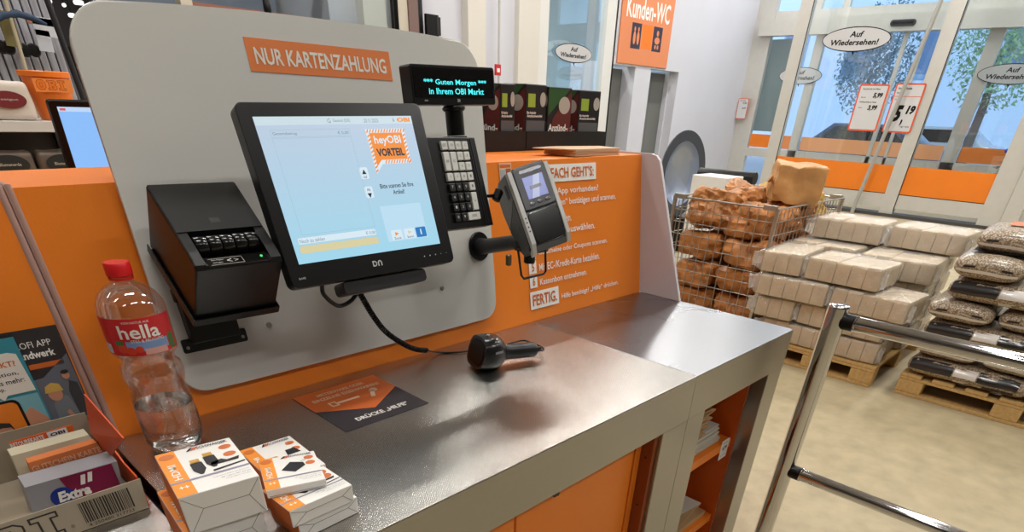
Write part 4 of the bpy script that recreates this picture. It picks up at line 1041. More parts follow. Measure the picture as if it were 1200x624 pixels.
# grey hood and left flank
band(-.046, -.0416, [(-.009, .081), (-.009, .035), (-.05, .012), (-.088, -.006), (-.094, .03), (-.09, .068), (-.06, .083)], 'left_flank', MGREY)
fl_ = band(-.046, -.0416, [(-.009, .032), (-.009, -.060), (-.024, -.070), (-.060, -.066), (-.076, -.05), (-.088, -.009), (-.05, .009)], 'reader_flank', mat('terminal_black', (0, 0, 0)))
q = MB()
for r in (.006, .010):
    pts = [(-.036 + r * math.cos(a), -.022 + r * math.sin(a)) for a in [math.radians(-60 + 12 * k) for k in range(11)]]
    q.tube([Fyt @ Vector((u, v, .0464)) for u, v in pts], .0007, 5)
q.done('contactless_symbol', MGREY, fl_)
rect('speaker_slot', BLACK, tm, Fyt, -.034, .040, -.022, .066, .0007, .0461)
MB().box((-.036, -.090, .0), (.037, .0, .0)).bm.free()
MB().prism(rrect(-.035, .0, .0365, .079, .006, 4), .002, .0085, F0, .002).done('screen_bezel', mat('bezel_grey', (74, 76, 82), .35), tm)
MB().prism([(-.036, .079), (.037, .079), (.037, .088), (-.030, .088)][::-1], -.07, .003, FRONT(0, 0, 0) @ T(0, -.004, 0), .003).done('hood', mat('bezel_grey', (0, 0, 0)), tm)
rect('card_slot', mat('slot_blue', (24, 30, 84), .15), tm, F0, -.022, .068, .026, .074, .0006, .0085)
TS = mat('terminal_screen', (92, 116, 214), .2, emit=.55)
ts = rect('terminal_screen', TS, tm, F0, -.0205, .019, .0245, .060, .0006, .0086)
card('screen_graphic', mat('terminal_screen_light', (176, 190, 236), .2, emit=.6), ts, F0, [(-.012, .019), (.004, .019), (.018, .060), (.004, .060)], .0003, .0093)
rect('screen_text', mat('terminal_screen_dark', (40, 40, 96), .2, emit=.4), ts, F0, -.010, .036, .015, .042, .0003, .0097)
for k in range(3):
    MB().prism(ellipse(-.016 + k * .0175, .0105, .006, .0028, 20), .0086, .0108, F0, .0006).done('function_key', BLACKG, tm)
q = MB()
for k in range(4): q.cyl(.0016, .0085, .0092, F0 @ T(-.0405, -.012 - k * .0085, 0), 12)
q.done('indicator_dots', DGREY, tm)
MB().prism(rrect(-.033, -.066, .036, -.003, .01, 4), .003, .0050, F0, .0018).done('lower_cover', BLACKG, tm)
# swivel arm, flange, clamp and wire loop (in world space)
fx, fv = pan(561, 289, .016)
flg = PF @ Vector((fx, fv, .0152))
q = MB().cyl(.036, .0152, .022, PF @ T(fx, fv, 0), 36, .002); q.bm.transform(tmi); q.done('wall_flange', BLACK, tm, True, 40)
pe = Vector((1.108, 1.045, 1.176))
q = MB().tube([flg + PN * .006, flg + PN * .03, pe + Vector((0, .04, 0)), pe], .0165, 20, radii=[.021, .0185, .0165, .0165]); q.bm.transform(tmi); q.done('swivel_arm', mat('arm_black', (36, 35, 36), .4), tm, True, 50)
q = MB().box((-.03, -.03, -.012), (.03, .03, .012), T(pe.x, pe.y - .015, pe.z), .004).cyl(.014, -.034, .0, T(pe.x, pe.y - .01, pe.z - .005), 16, .002); q.bm.transform(tmi); q.done('ball_clamp', BLACK, tm, True, 40)
la = [hit(607, 292, 1, 1.0), hit(611, 323, 1, 1.0), hit(614, 327, 1, 1.0), hit(637, 321.5, 1, 1.0), hit(639.5, 318, 1, 1.0), hit(639, 290, 1, 1.0)]
q = MB().tube(la, .0027, 8); q.bm.transform(tmi); q.done('wire_loop', BLACK, tm, True)
ks_ = hit(596, 305, 1, 1.03)
q = MB().cyl(.007, -.012, .012, T(ks_.x, ks_.y, ks_.z), 14, .002); q.bm.transform(tmi); q.done('clamp_knob', mat('worn_brass', (120, 104, 84), .35, .8), tm, True)
ks_ = hit(583, 229, 1, 1.08)
q = MB().cyl(.010, -.012, .012, T(ks_.x, ks_.y, ks_.z) @ RY(.6), 14, .002).box((-.03, -.003, -.003), (0, .003, .003), T(ks_.x, ks_.y, ks_.z)); q.bm.transform(tmi); q.done('side_knob', BLACK, tm, True)

# ---------------------------------------------------------------- mineral water bottle
bt = thing('water_bottle', 'half-empty clear plastic water bottle with red cap and red hella label', 'bottle', (.266, 1.145, .9004))
PET = clear_mat('clear_plastic', (246, 246, 246), .35, .04, .015)
prof = [(.012, .006), (.030, .001), (.042, .003), (.0475, .012), (.049, .03), (.0495, .06), (.048, .085), (.0470, .10), (.0430, .115), (.0475, .13), (.0485, .145), (.0465, .158), (.0400, .166), (.0425, .174), (.0490, .182), (.0500, .19), (.0505, .22), (.0505, .25), (.049, .262), (.042, .276), (.030, .287), (.018, .2935), (.0145, .297), (.0140, .304)]
def wob(q, amp):
    for v in q.bm.verts:
        r = math.hypot(v.co.x, v.co.y)
        if r > .02 and .004 < v.co.z < .17:
            a = math.atan2(v.co.y, v.co.x)
            k = 1 + amp * math.sin(5 * a + v.co.z * 60) * (1 if v.co.z < .03 else .35) + amp * .5 * noise.noise(v.co * 45); v.co.x *= k; v.co.y *= k
q = MB().lathe(prof, n=60, caps=False); wob(q, .035); q.done('bottle_wall', PET, bt, True, 80)
q = MB().lathe([(.001, .0025)] + [(r - .0008, z + .001) for r, z in prof[1:6]] + [(.0470, .085), (.001, .0851)], n=60, caps=False); wob(q, .035)
q.done('water', mat('water', (250, 252, 252), .0, trans=1, ior=1.33), bt, True, 60)
MB().lathe([(.0165, .303), (.0190, .305), (.0190, .3215), (.0172, .3240), (.001, .3242)], n=36, caps=False).lathe([(.0172, .2985), (.0180, .2985), (.0180, .3025), (.0172, .3025)], n=36, caps=False).done('cap', mat('cap_red', (206, 30, 34), .35), bt, True, 50)
def curved(name, m, par, a0, a1, z0, z1, r, n=24):
    q = MB(); lo = []; hi = []
    for k in range(n + 1):
        a = math.radians(a0 + (a1 - a0) * k / n); lo.append(q.bm.verts.new((r * math.cos(a), r * math.sin(a), z0))); hi.append(q.bm.verts.new((r * math.cos(a), r * math.sin(a), z1)))
    for k in range(n): q.bm.faces.new((lo[k], lo[k + 1], hi[k + 1], hi[k]))
    return q.done(name, m, par, True, 60)
lb = curved('label', mat('label_red', (202, 36, 42), .35), bt, 150, 325, .188, .248, .0511)
LA = 246   # facing direction in degrees
curved('label_picture', mat('label_blue', (120, 150, 196), .35), lb, LA - 18, LA + 55, .196, .212, .0514)
for a_, z_, s_ in ((-26, .2005, .0085), (-12, .1965, .0075), (2, .1990, .0060)):
    q = MB(); ctr = q.bm.verts.new((.0517 * math.cos(math.radians(LA + a_)), .0517 * math.sin(math.radians(LA + a_)), z_)); rg = []
    for k in range(20):
        an = 2 * PI * k / 20; aa = math.radians(LA + a_) + s_ * math.cos(an) / .0517; rg.append(q.bm.verts.new((.0517 * math.cos(aa), .0517 * math.sin(aa), z_ + s_ * .9 * math.sin(an))))
    for k in range(20): q.bm.faces.new((ctr, rg[k], rg[(k + 1) % 20]))
    q.done('strawberry_picture', mat('label_strawberry', (206, 64, 40), .35), lb)
curved('label_picture', mat('label_green', (70, 120, 60), .35), lb, LA - 36, LA - 22, .206, .213, .0518)
curved('label_picture', mat('label_green', (0, 0, 0)), lb, LA + 58, LA + 72, .190, .215, .0516)
curved('label_picture', mat('label_pale', (214, 160, 150), .35), lb, LA + 10, LA + 50, .189, .199, .0517)
curved('label_table', mat('label_table', (190, 200, 220), .35), lb, LA - 72, LA - 50, .190, .206, .0514)
def wrapped(name, m, par, s, a0, a1, z0, z1, r, bold):
    vs, fs = _glyphs(s, bold)
    ax, bx = min(v[0] for v in vs), max(v[0] for v in vs); ay, by = min(v[1] for v in vs), max(v[1] for v in vs)
    nv = []
    for v in vs:
        a = math.radians(a0 + (v[0] - ax) / (bx - ax) * (a1 - a0)); nv.append((r * math.cos(a), r * math.sin(a), z0 + (v[1] - ay) / (by - ay) * (z1 - z0)))
    me = bpy.data.meshes.new(name); me.from_pydata(nv, [], fs); me.materials.append(m); o = bpy.data.objects.new(name, me); COL.objects.link(o); o.parent = par
wrapped('lettering', WHITE, lb, 'hella', LA - 24, LA + 44, .216, .238, .0519, .018)
wrapped('lettering', WHITE, lb, 'STILL & FRUCHTIG', LA - 8, LA + 48, .210, .2145, .0519, .0)
wrapped('lettering', WHITE, lb, 'VON NATUR AUS', LA - 14, LA + 30, .2405, .244, .0519, .0)

# ---------------------------------------------------------------- cable product boxes
POR = mat('box_orange', (238, 148, 50), .5); PTX = mat('box_dark_orange', (206, 112, 60), .5); FLG = mat('fold_line', (120, 116, 110), .6)
def pbox(name, label, x, y, zt, yaw, w, dd, h, kind):
    t = thing(name, label, 'box', mtx=T(x, y, zt - h) @ RZ(math.radians(yaw)))
    MB().box((0, 0, 0), (w, dd, h), bev=.0012).done('carton', PAPER, t)
    Ft = TOP(0, 0, h)
    if kind != 'plain':
        rect('orange_strip', POR, t, Ft, .0005, .0005, w * .24, dd - .0005, .0003, .0001)
        rect('orange_side', mat('box_side_orange', (206, 104, 36), .5), t, basis((0, 0, 0), (0, -1, 0), (0, 0, 1)), -dd + .001, .001, -.001, h - .001, .0003, .0001)
        rect('grey_line', mat('line_lilac', (150, 146, 168), .5), t, Ft, .0005, dd * .27, w - .0005, dd * .30, .0003, .0005)
        q = MB()
        for cx, cy, r in ((.12, .88, .10), (.86, .80, .085), (.86, .62, .085)): q.prism(ellipse(w * cx, dd * cy - 0, w * r, w * r * .8, 24), .0004, .0007, Ft)
        q.done('round_badges', PTX, t)
        lettering('lettering', BLACK, t, Ft, [('SCHWAIGER', w * .52, dd * .90, w * .93, dd * .96, .01)], .0008)
        q = MB().prism([(w * .38, dd * .90), (w * .42, dd * .90), (w * .48, dd * .965), (w * .44, dd * .965)], .0005, .0008, Ft); q.done('logo_mark', BLACK, t)
        MB().prism([(w * .43, dd * .90), (w * .455, dd * .90), (w * .515, dd * .965), (w * .49, dd * .965)], .0005, .0008, Ft).prism([(w * .465, dd * .90), (w * .49, dd * .90), (w * .55, dd * .965), (w * .525, dd * .965)], .0005, .0008, Ft).done('logo_mark_orange', mat('logo_red', (214, 90, 40), .5), t)
        lettering('lettering', mat('text_grey', (110, 108, 112), .5), t, Ft, [('Highspeed Kabel mit Ethernet', w * .50, dd * .195, w * .96, dd * .215), ('4K Ultra HD 60 Hz', w * .58, dd * .15, w * .96, dd * .17), ('vergoldete Stecker', w * .62, dd * .105, w * .96, dd * .125)], .0008)
        lettering('lettering', WHITE, t, Ft @ T(w * .12, dd * .34, 0) @ RZ(PI / 2), [('HDMI', 0, -w * .05, dd * .34, w * .05, .01)], .0008)
        lettering('lettering', WHITE, t, Ft, [('++', w * .07, dd * .14, w * .19, dd * .20, .02)], .0008)
    K = mat('plug_black', (30, 30, 36), .5); GLD = mat('plug_gold', (196, 150, 60), .4)
    if kind == 'hdmi':
        q = MB()
        for cx, cy in ((.33, .60), (.52, .68)):
            q.prism([(w * (cx), dd * cy), (w * (cx + .15), dd * (cy + .0)), (w * (cx + .16), dd * (cy - .16)), (w * (cx + .10), dd * (cy - .26)), (w * (cx + .06), dd * (cy - .26)), (w * (cx + .0), dd * (cy - .16))][::-1], .0005, .0009, Ft)
        q.prism([(w * .56, dd * .46), (w * .92, dd * .46), (w * .95, dd * .52), (w * .78, dd * .50), (w * .72, dd * .55), (w * .58, dd * .52)], .0005, .0009, Ft)
        q.prism([(w * .55, dd * .33), (w * .98, dd * .38), (w * .98, dd * .40), (w * .55, dd * .36)], .0005, .0009, Ft).done('plug_picture', K, t)
        MB().prism([(w * .345, dd * .61), (w * .465, dd * .61), (w * .465, dd * .68), (w * .345, dd * .68)], .0005, .0009, Ft).prism([(w * .535, dd * .69), (w * .655, dd * .69), (w * .655, dd * .76), (w * .535, dd * .76)], .0005, .0009, Ft).done('plug_contact_picture', GLD, t)
    elif kind == 'adapter':
        MB().prism([(w * .34, dd * .52), (w * .56, dd * .40), (w * .76, dd * .56), (w * .74, dd * .66), (w * .52, dd * .74)], .0005, .0009, Ft).done('adapter_picture', K, t)
        MB().prism([(w * .70, dd * .70), (w * .80, dd * .72), (w * .79, dd * .75), (w * .70, dd * .73)], .0005, .0009, Ft).done('plug_contact_picture', LGREY, t)
    elif kind == 'charger':
        MB().prism([(w * .62, dd * .50), (w * .88, dd * .50), (w * .84, dd * .64), (w * .66, dd * .64)], .0005, .0009, Ft).done('adapter_picture', K, t)
        MB().prism([(w * .30, dd * .50), (w * .46, dd * .52), (w * .44, dd * .56), (w * .32, dd * .56)], .0005, .0009, Ft).done('plug_contact_picture', GLD, t)
    # glued end flap seen on the front
    q = MB(); Fe = FRONT(0, 0, 0)
    def ln(a, b, wd=.0007):
        a, b = Vector(a), Vector(b); d = (b - a).normalized(); n_ = Vector((-d.y, d.x)) * wd / 2
        q.prism([tuple(a - n_), tuple(b - n_), tuple(b + n_), tuple(a + n_)], .0001, .0003, Fe)
    if h > .025:
        ln((.003, .002), (w * .24, h * .58)); ln((w * .24, h * .58), (w * .82, h * .58)); ln((w * .82, h * .58), (w - .003, .002)); ln((.002, h - .003), (w * .24, h * .58)); ln((w * .82, h * .58), (w - .002, h - .003))
    else: ln((.003, h * .2), (w - .003, h * .2))
    q.done('flap_folds', FLG, t)
    return t
pbox('cable_box', 'topmost HDMI cable box on the left pile, plugs printed on it', .152, .746, 1.0185, -7.7, .1024, .1368, .0588, 'hdmi')
pbox('cable_box', 'white box with orange side underneath the HDMI cable box', .146, .752, .9594, -5, .1024, .1368, .0588, 'hdmi')
pbox('cable_box', 'lowest slim white box in the right pile', .283, .712, .9306, 3, .104, .082, .030, 'hdmi')
pbox('cable_box', 'slim box with orange corner on top of the lowest box in the right pile', .273, .7068, .9610, 1.5, .1045, .080, .030, 'hdmi')
pbox('charger_box', 'thick white box behind the slim boxes with a dark charger pictured', .2925, .795, .9620, -2.4, .088, .128, .0615, 'charger')
pbox('adapter_box', 'thin tilted adapter box lying across the right pile', .2655, .7555, .9765, -19.3, .0850, .0965, .0142, 'adapter')

# ---------------------------------------------------------------- cardboard tray with cards, left
OB = mat('tray_print', (40, 36, 32), .6)
ct = thing('cardboard_tray', 'grey cardboard tray printed OBI with barcode holding cards and gum', 'tray', (0, 0, 0))
fyb, fyt = .957, .966; zt_ = .950
q = MB()
q.prism([(-.42, 0), (.151, 0), (.156, .050), (-.42, .050)], 0, .0025, basis((0, fyb, .9005), (1, 0, 0), (0, .12, 1))).done('front_wall', CARTON, ct)
MB().box((-.42, fyb, .9005), (.150, 1.185, .9025)).done('base', CARTON, ct)
MB().box((-.42, 1.186, .9005), (.152, 1.189, .985)).done('rear_wall', CARTON, ct)
def xq(pts, nm, m, x=.153, t_=.0025): return MB().prism([(p[0], p[1]) for p in pts], 0, t_, basis((x, 0, 0), (0, 1, 0), (0, 0, 1))).done(nm, m, ct)
xq([(.965, .9005), (1.188, .9005), (1.188, .978), (1.10, .966), (1.03, .950), (.972, .950)], 'side_wall', mat('tray_orange_inside', (206, 78, 34), .5))
fp = [hit(100, 462, 0, .148), hit(146, 514, 0, .151), hit(131, 534, 0, .146), hit(108, 508, 0, .138)]
q = MB(); a_ = [q.bm.verts.new(p) for p in fp]; b_ = [q.bm.verts.new(p + Vector((-.002, 0, 0))) for p in fp]
q.bm.faces.new(a_); q.bm.faces.new(b_[::-1])
for i in range(4): q.bm.faces.new((a_[i], b_[i], b_[(i + 1) % 4], a_[(i + 1) % 4]))
q.done('flap', mat('tray_orange_inside', (0, 0, 0)), ct)
Fct = basis((0, fyb, .9005), (1, 0, 0), (0, .12, 1))
q = MB(); rb = random.Random(3); x = .068
while x < .134:
    w_ = rb.choice((.0008, .0014, .0022)); q.prism([(x, .010), (x + w_, .010), (x + w_, .043), (x, .043)], .0026, .0028, Fct); x += w_ + rb.choice((.0010, .0016))
q.done('barcode', OB, ct)
lettering('lettering', OB, ct, Fct, [('4 250480 317723', .070, .003, .132, .008), ('®', .049, .010, .054, .015)], .0028)
def slab_letters(par, Fr, x0, y0, h, m_edge, m_fill, n0, s=1.0):
    """slab-serif OBI word drawn as an outline"""
    def ring(pts, inset, n, m, nm):
        cx = sum(p[0] for p in pts) / len(pts); cy = sum(p[1] for p in pts) / len(pts)
        card(nm, m, par, Fr, pts, .0002, n)
    w = h * .95 * s
    def P(pts, ox): return [(x0 + ox + a * w, y0 + b * h) for a, b in pts]
    e = .06
    O = [(.25, 0), (.75, 0), (1, .25), (1, .75), (.75, 1), (.25, 1), (0, .75), (0, .25)]
    Bp = [(0, 0), (.78, 0), (1, .16), (1, .38), (.86, .5), (1, .62), (1, .84), (.78, 1), (0, 1), (0, .78), (.14, .78), (.14, .22), (0, .22)]
    Ip = [(0, 0), (.8, 0), (.8, .24), (.6, .24), (.6, .76), (.8, .76), (.8, 1), (0, 1), (0, .76), (.2, .76), (.2, .24), (0, .24)]
    def shrink(pts, e):
        out = []; n = len(pts); area_ = sum(pts[i][0] * pts[(i + 1) % n][1] - pts[(i + 1) % n][0] * pts[i][1] for i in range(n))
        for i in range(n):
            p0, p1, p2 = Vector(pts[i - 1]), Vector(pts[i]), Vector(pts[(i + 1) % n])
            d1 = (p1 - p0).normalized(); d2 = (p2 - p1).normalized(); n1 = Vector((-d1.y, d1.x)); n2 = Vector((-d2.y, d2.x))
            b = (n1 + n2); b /= max(.3, b.dot(n1)) ; out.append((p1.x + b.x * e, p1.y + b.y * e))
        return out
    for pts, ox, holes in ((O, 0, [[(.38, .25), (.62, .25), (.66, .32), (.66, .68), (.62, .75), (.38, .75), (.34, .68), (.34, .32)]]), (Bp, w * 1.15, [[(.42, .2), (.66, .2), (.66, .38), (.42, .38)], [(.42, .62), (.66, .62), (.66, .8), (.42, .8)]]), (Ip, w * 2.3, [])):
        card('letter_outline', m_edge, par, Fr, P(pts, ox), .0002, n0)
        card('letter_fill', m_fill, par, Fr, P(shrink(pts, e), ox), .0002, n0 + .0003)
        for h_ in holes:
            card('letter_outline', m_edge, par, Fr, P(h_, ox), .0002, n0 + .0006); card('letter_fill', m_fill, par, Fr, P(shrink(h_, e), ox), .0002, n0 + .0009)
slab_letters(ct, Fct, -.094, .004, .040, OB, CARTON, .0026, 1.15)
# things in the tray
def standing(name, label, cat, px, y, m, depth=.002, back=.10):
    """upright item whose face follows four photo corners tl,tr,br,bl on the plane y"""
    P = [hit(a, b, 1, y) for a, b in px]
    t = thing(name, label, cat, (0, 0, 0)); q = MB()
    f = [q.bm.verts.new(p) for p in P]; g = [q.bm.verts.new(p + Vector((0, depth, 0))) for p in P]
    q.bm.faces.new(f); q.bm.faces.new(g[::-1])
    for i in range(4): q.bm.faces.new((f[i], g[i], g[(i + 1) % 4], f[(i + 1) % 4]))
    q.done('card' if depth < .01 else 'carton', m, t)
    u = (P[1] - P[0]); v = (P[0] - P[3]); Fr = basis(P[3], u, Vector((0, 0, 1))); return t, Fr, (P[2] - P[3]).length, v.length
t, Fr, w_, h_ = standing('return_card', 'orange card titled RETOUREKARTE at the back of the cardboard tray', 'card', [(11, 519), (85, 498), (95, 530), (24, 552)], 1.16, mat('card_orange', (214, 98, 40), .5))
lettering('lettering', WHITE, t, Fr, [('RETOUREKARTE', w_ * .04, h_ * .80, w_ * .56, h_ * .95, .03)], .0008)
pc = rect('code_field', TAG, t, Fr, w_ * .62, h_ * .76, w_ * .94, h_ * .97, .0004, .0002)
lettering('lettering', OB, pc, Fr, [('OBI', w_ * .66, h_ * .81, w_ * .90, h_ * .92, .04)], .0009)
t, Fr, w_, h_ = standing('divider_card', 'cream divider box standing behind the orange coupon cards', 'card box', [(13, 535), (104, 510), (128, 545), (31, 575)], 1.115, mat('cream_card', (214, 206, 180), .6), .03)
t, Fr, w_, h_ = standing('coupon_cards', 'pack of orange coupon cards standing in the middle of the cardboard tray', 'cards', [(33, 543), (113, 519), (132, 548), (44, 574)], 1.075, mat('card_orange_brown', (208, 118, 62), .45), .018)
lettering('lettering', mat('pale_pink_print', (232, 176, 140), .5), t, Fr, [('GUTSCHEIN KARTE', w_ * .05, h_ * .62, w_ * .95, h_ * .84, .02), ('RABATT COUPON AKTION', w_ * .05, h_ * .38, w_ * .95, h_ * .56, .02)], .0008)
t, Fr, w_, h_ = standing('chewing_gum_box', 'grey and purple chewing gum box with blue oval in the front of the tray', 'gum box', [(29, 572), (137, 541), (146, 575), (42, 610)], 1.025, mat('gum_grey', (150, 150, 156), .45), .045)
card('purple_field', mat('gum_purple', (130, 26, 70), .45), t, Fr, [(w_ * .50, 0), (w_ * .98, 0), (w_ * .98, h_ * .98), (w_ * .40, h_ * .98)], .0003, .0002)
card('blue_oval', mat('gum_blue', (24, 50, 140), .4), t, Fr, ellipse(w_ * .36, h_ * .42, w_ * .13, h_ * .30, 30), .0003, .0006)
lettering('lettering', WHITE, t, Fr, [('Extra', w_ * .30, h_ * .28, w_ * .66, h_ * .60, .05, .2)], .0012)
MB().prism([(w_ * .58, h_ * .62), (w_ * .63, h_ * .62), (w_ * .67, h_ * .90), (w_ * .62, h_ * .90)], .0006, .001, Fr).prism([(w_ * .66, h_ * .64), (w_ * .71, h_ * .64), (w_ * .75, h_ * .92), (w_ * .70, h_ * .92)], .0006, .001, Fr).done('gum_picture', WHITE, t)
# leaflets
def leaflet(label, x0, x1, z0, z1, y, m):
    t = thing('leaflet', label, 'leaflet', (0, 0, 0)); Fr = basis((0, y, z0), (1, 0, 0), (0, .012, 1))
    rect('sheet', m, t, Fr, x0, 0, x1, z1 - z0, .0012); return t, Fr
SKIN = mat('print_skin', (196, 140, 112), .55); HAIR = mat('print_hair', (48, 42, 40), .6)
t, Fr = leaflet('dark PROFI APP leaflet with two men in work clothes, next to the orange edge', -.03, .166, .903, 1.130, 1.205, mat('leaflet_dark', (48, 46, 48), .4))
lettering('lettering', WHITE, t, Fr, [('PROFI APP', .095, .198, .150, .208, .0), ('Handwerk', .092, .181, .150, .193, .03)], .0016)
rect('orange_tag', ORT, t, Fr, .108, .164, .156, .172, .0004, .0012)
card('photo_background', mat('photo_grey', (104, 108, 120), .5), t, Fr, [(-.02, .0), (.160, .0), (.165, .135), (.164, .18), (.120, .148), (-.02, .135)], .0004, .0012)
card('worker_figure', mat('print_grey_shirt', (120, 126, 132), .55), t, Fr, [(.115, .04), (.150, .04), (.148, .08), (.142, .110), (.128, .118), (.118, .10)], .0003, .0017)
card('worker_face', SKIN, t, Fr, ellipse(.126, .118, .010, .012, 18), .0003, .0021)
card('worker_cap', mat('print_cap', (206, 170, 84), .55), t, Fr, [(.113, .122), (.139, .122), (.136, .134), (.126, .138), (.116, .133)], .0003, .0024)
card('worker_arm', SKIN, t, Fr, [(.136, .088), (.150, .050), (.143, .046), (.131, .084)], .0003, .0022)
card('standing_worker', mat('print_dark_shirt', (62, 62, 66), .55), t, Fr, [(.148, .07), (.164, .07), (.162, .13), (.152, .136), (.146, .118)], .0003, .0019)
card('worker_face', SKIN, t, Fr, ellipse(.1505, .146, .0055, .007, 16), .0003, .0024)
card('worker_hair', HAIR, t, Fr, ellipse(.1505, .1515, .0058, .0035, 16), .0003, .0027)
card('trousers', HAIR, t, Fr, [(.120, .0), (.164, .0), (.164, .07), (.115, .045)], .0003, .0020)
t, Fr = leaflet('teal leaflet with speech bubble and portrait in an orange phone', -.09, .1245, .903, 1.1245, 1.196, mat('leaflet_teal', (52, 138, 156), .4)); t.location.x = -.019
card('photo_background', mat('photo_pale_blue', (120, 176, 190), .5), t, Fr, [(-.085, .0), (.122, .0), (.122, .13), (-.085, .13)], .0003, .0012)
card('bubble', mat('bubble_white', (226, 220, 212), .5), t, Fr, [(-.06, .135), (.072, .135), (.078, .128), (.084, .135), (.122, .135), (.118, .196), (.108, .200), (-.06, .196)], .0004, .0016)
lettering('lettering', ORT, t, Fr, [('DEIN NÄCHSTES PROJEKT?', -.04, .176, .112, .189, .02)], .0022)
lettering('lettering', mat('print_ink', (40, 44, 60), .5), t, Fr, [('Planung, Inspiration,', .01, .163, .110, .171, .01), ('Aktionen und vieles mehr:', .0, .152, .114, .160, .01), ('in der heyOBI App.', .015, .141, .085, .149, .01)], .0022)
card('hand_picture', SKIN, t, Fr, [(.095, .0), (.122, .0), (.122, .085), (.105, .11), (.092, .10)], .0003, .0016)
card('hand_picture', SKIN, t, Fr, [(.0, .0), (.035, .0), (.030, .055), (.018, .075), (.0, .05)], .0003, .0016)
card('phone_rim', BLACK, t, Fr, rrect(.022, -.0, .094, .128, .010, 4), .0004, .0019)
card('phone_screen', mat('phone_orange', (226, 126, 36), .5), t, Fr, rrect(.026, .002, .090, .124, .008, 4), .0003, .0024)
card('portrait_jacket', mat('print_black', (28, 28, 32), .5), t, Fr, [(.028, .002), (.088, .002), (.088, .045), (.072, .056), (.058, .052), (.044, .056), (.028, .043)], .0003, .0028)
card('portrait_collar', WHITE, t, Fr, [(.052, .056), (.066, .056), (.060, .042)][::-1], .0003, .0031)
card('portrait_face', SKIN, t, Fr, ellipse(.058, .072, .014, .019, 24), .0003, .0033)
card('portrait_hair', HAIR, t, Fr, [(.043, .077), (.046, .092), (.058, .096), (.070, .092), (.073, .077), (.069, .085), (.058, .087), (.047, .085)][::-1], .0003, .0036)

# ---------------------------------------------------------------- on top of the housing: firelighter boxes and papers
ZH = PF @ Vector((1.7, .4345, 0)); ZH = ZH.z
def xat(px, y): return hit(px, 150, 1, y).x
YT = 1.59; ZT = hit(600, 178.3, 1, YT).z
TRB = mat('tray_black', (26, 23, 23), .45)
for lab, a, b in (('left black display tray with firelighter boxes, partly behind the white board', 540, 616.5), ('right black display tray with firelighter boxes on the orange housing', 617.5, 710)):
    xa, xb = xat(a, YT), xat(b, YT); t = thing('display_tray', lab, 'tray', (xa, YT, ZT)); w_ = xb - xa; hh = hit(640, 154, 1, YT).z - ZT
    MB().box((0, 0, 0), (w_, .20, .003)).box((0, 0, .003), (w_, .003, hh)).box((0, .197, .003), (w_, .20, hh)).box((0, .003, .003), (.003, .197, hh)).box((w_ - .003, .003, .003), (w_, .197, hh)).done('carton', TRB, t)
CHB = mat('box_black', (36, 34, 36), .35); CHG = mat('box_text_grey', (92, 92, 94), .4); LIME = mat('lime_square', (150, 176, 60), .5); FIRE = mat('flame_orange', (206, 96, 40), .5); DRED = mat('ember_red', (92, 32, 26), .5); GRNB = mat('box_green', (40, 84, 36), .5); BADG = mat('badge_grey', (176, 172, 164), .5)
def firebox(label, x, y, w, d, h, yaw, picture_front=False):
    t = thing('firelighter_box', label, 'box', mtx=T(x, y, ZT + .0035) @ RZ(math.radians(yaw)))
    MB().box((0, 0, 0), (w, d, h), bev=.003).done('carton', CHB, t)
    def picture(Fr, W_, part):
        card('green_corner', GRNB, t, Fr, [(.002, h - .004), (W_ * .9, h - .004), (.002, h * .55)][::-1], .0003, .0001)
        card('ember_picture', DRED, t, Fr, [(W_ * .1, h * .10), (W_ - .002, h * .06), (W_ - .002, h * .94), (W_ * .85, h * .9), (W_ * .2, h * .5)], .0003, .0004)
        card('flame_picture', FIRE, t, Fr, [(W_ * .45, .004), (W_ * .95, .004), (W_ * .9, h * .36), (W_ * .72, h * .22), (W_ * .62, h * .34)], .0003, .0008)
        card('badge', BADG, t, Fr, ellipse(W_ * .68, h * .72, W_ * .24, W_ * .24 if W_ < .08 else W_ * .2, 24), .0003, .0010)
        if part: lettering('lettering', WHITE, t, Fr, part, .0014)
    def text_face(Fr, W_):
        rect('lime_square', LIME, t, Fr, W_ * .12, h * .66, W_ * .46, h * .86, .0003, .0001)
        card('badge', BADG, t, Fr, ellipse(W_ * .82, h * .78, W_ * .14, h * .11, 20), .0003, .0001)
        rect('text_field', CHG, t, Fr, W_ * .06, h * .06, W_ * .94, h * .46, .0003, .0001)
        lettering('lettering', WHITE, t, Fr, [('Bio Anzünder', W_ * .08, h * .56, W_ * .5, h * .60, .02), ('Anzündwürfel', W_ * .08, h * .51, W_ * .8, h * .55, .02)], .0006)
    if picture_front:
        picture(FRONT(0, 0, 0), w, [('Anzünd-', -.0 + .004, h * .30, w * .86, h * .42, .03), ('würfel', .004, h * .16, w * .62, h * .28, .03)])
        text_face(basis((0, 0, 0), (0, -1, 0), (0, 0, 1)) @ T(-d, 0, 0), d)
    else:
        text_face(FRONT(0, 0, 0), w); picture(basis((0, 0, 0), (0, -1, 0), (0, 0, 1)) @ T(-d, 0, 0), d, [('zünd-', d * .1, h * .30, d * .9, h * .40, .03), ('würfel', d * .1, h * .18, d * .8, h * .28, .03)])
    return t
YBX = YT + .012
hz = hit(640, 100, 1, YBX).z - ZT - .003
firebox('firelighter box directly beside the turquoise display', xat(586, YBX), YBX, xat(603, YBX) - xat(586, YBX), .10, hz - .004, 0)
firebox('second firelighter box from the left with lime green square', xat(615, YBX), YBX, xat(640, YBX) - xat(615, YBX), .11, hz, 2)
firebox('firelighter box showing its flame picture to the front', xat(641, YBX), YBX, xat(668, YBX) - xat(641, YBX), .09, hz - .003, 0, True)
firebox('rightmost firelighter box with lime green square', xat(676, YBX), YBX, xat(700, YBX) - xat(676, YBX), .10, hz - .006, -2)
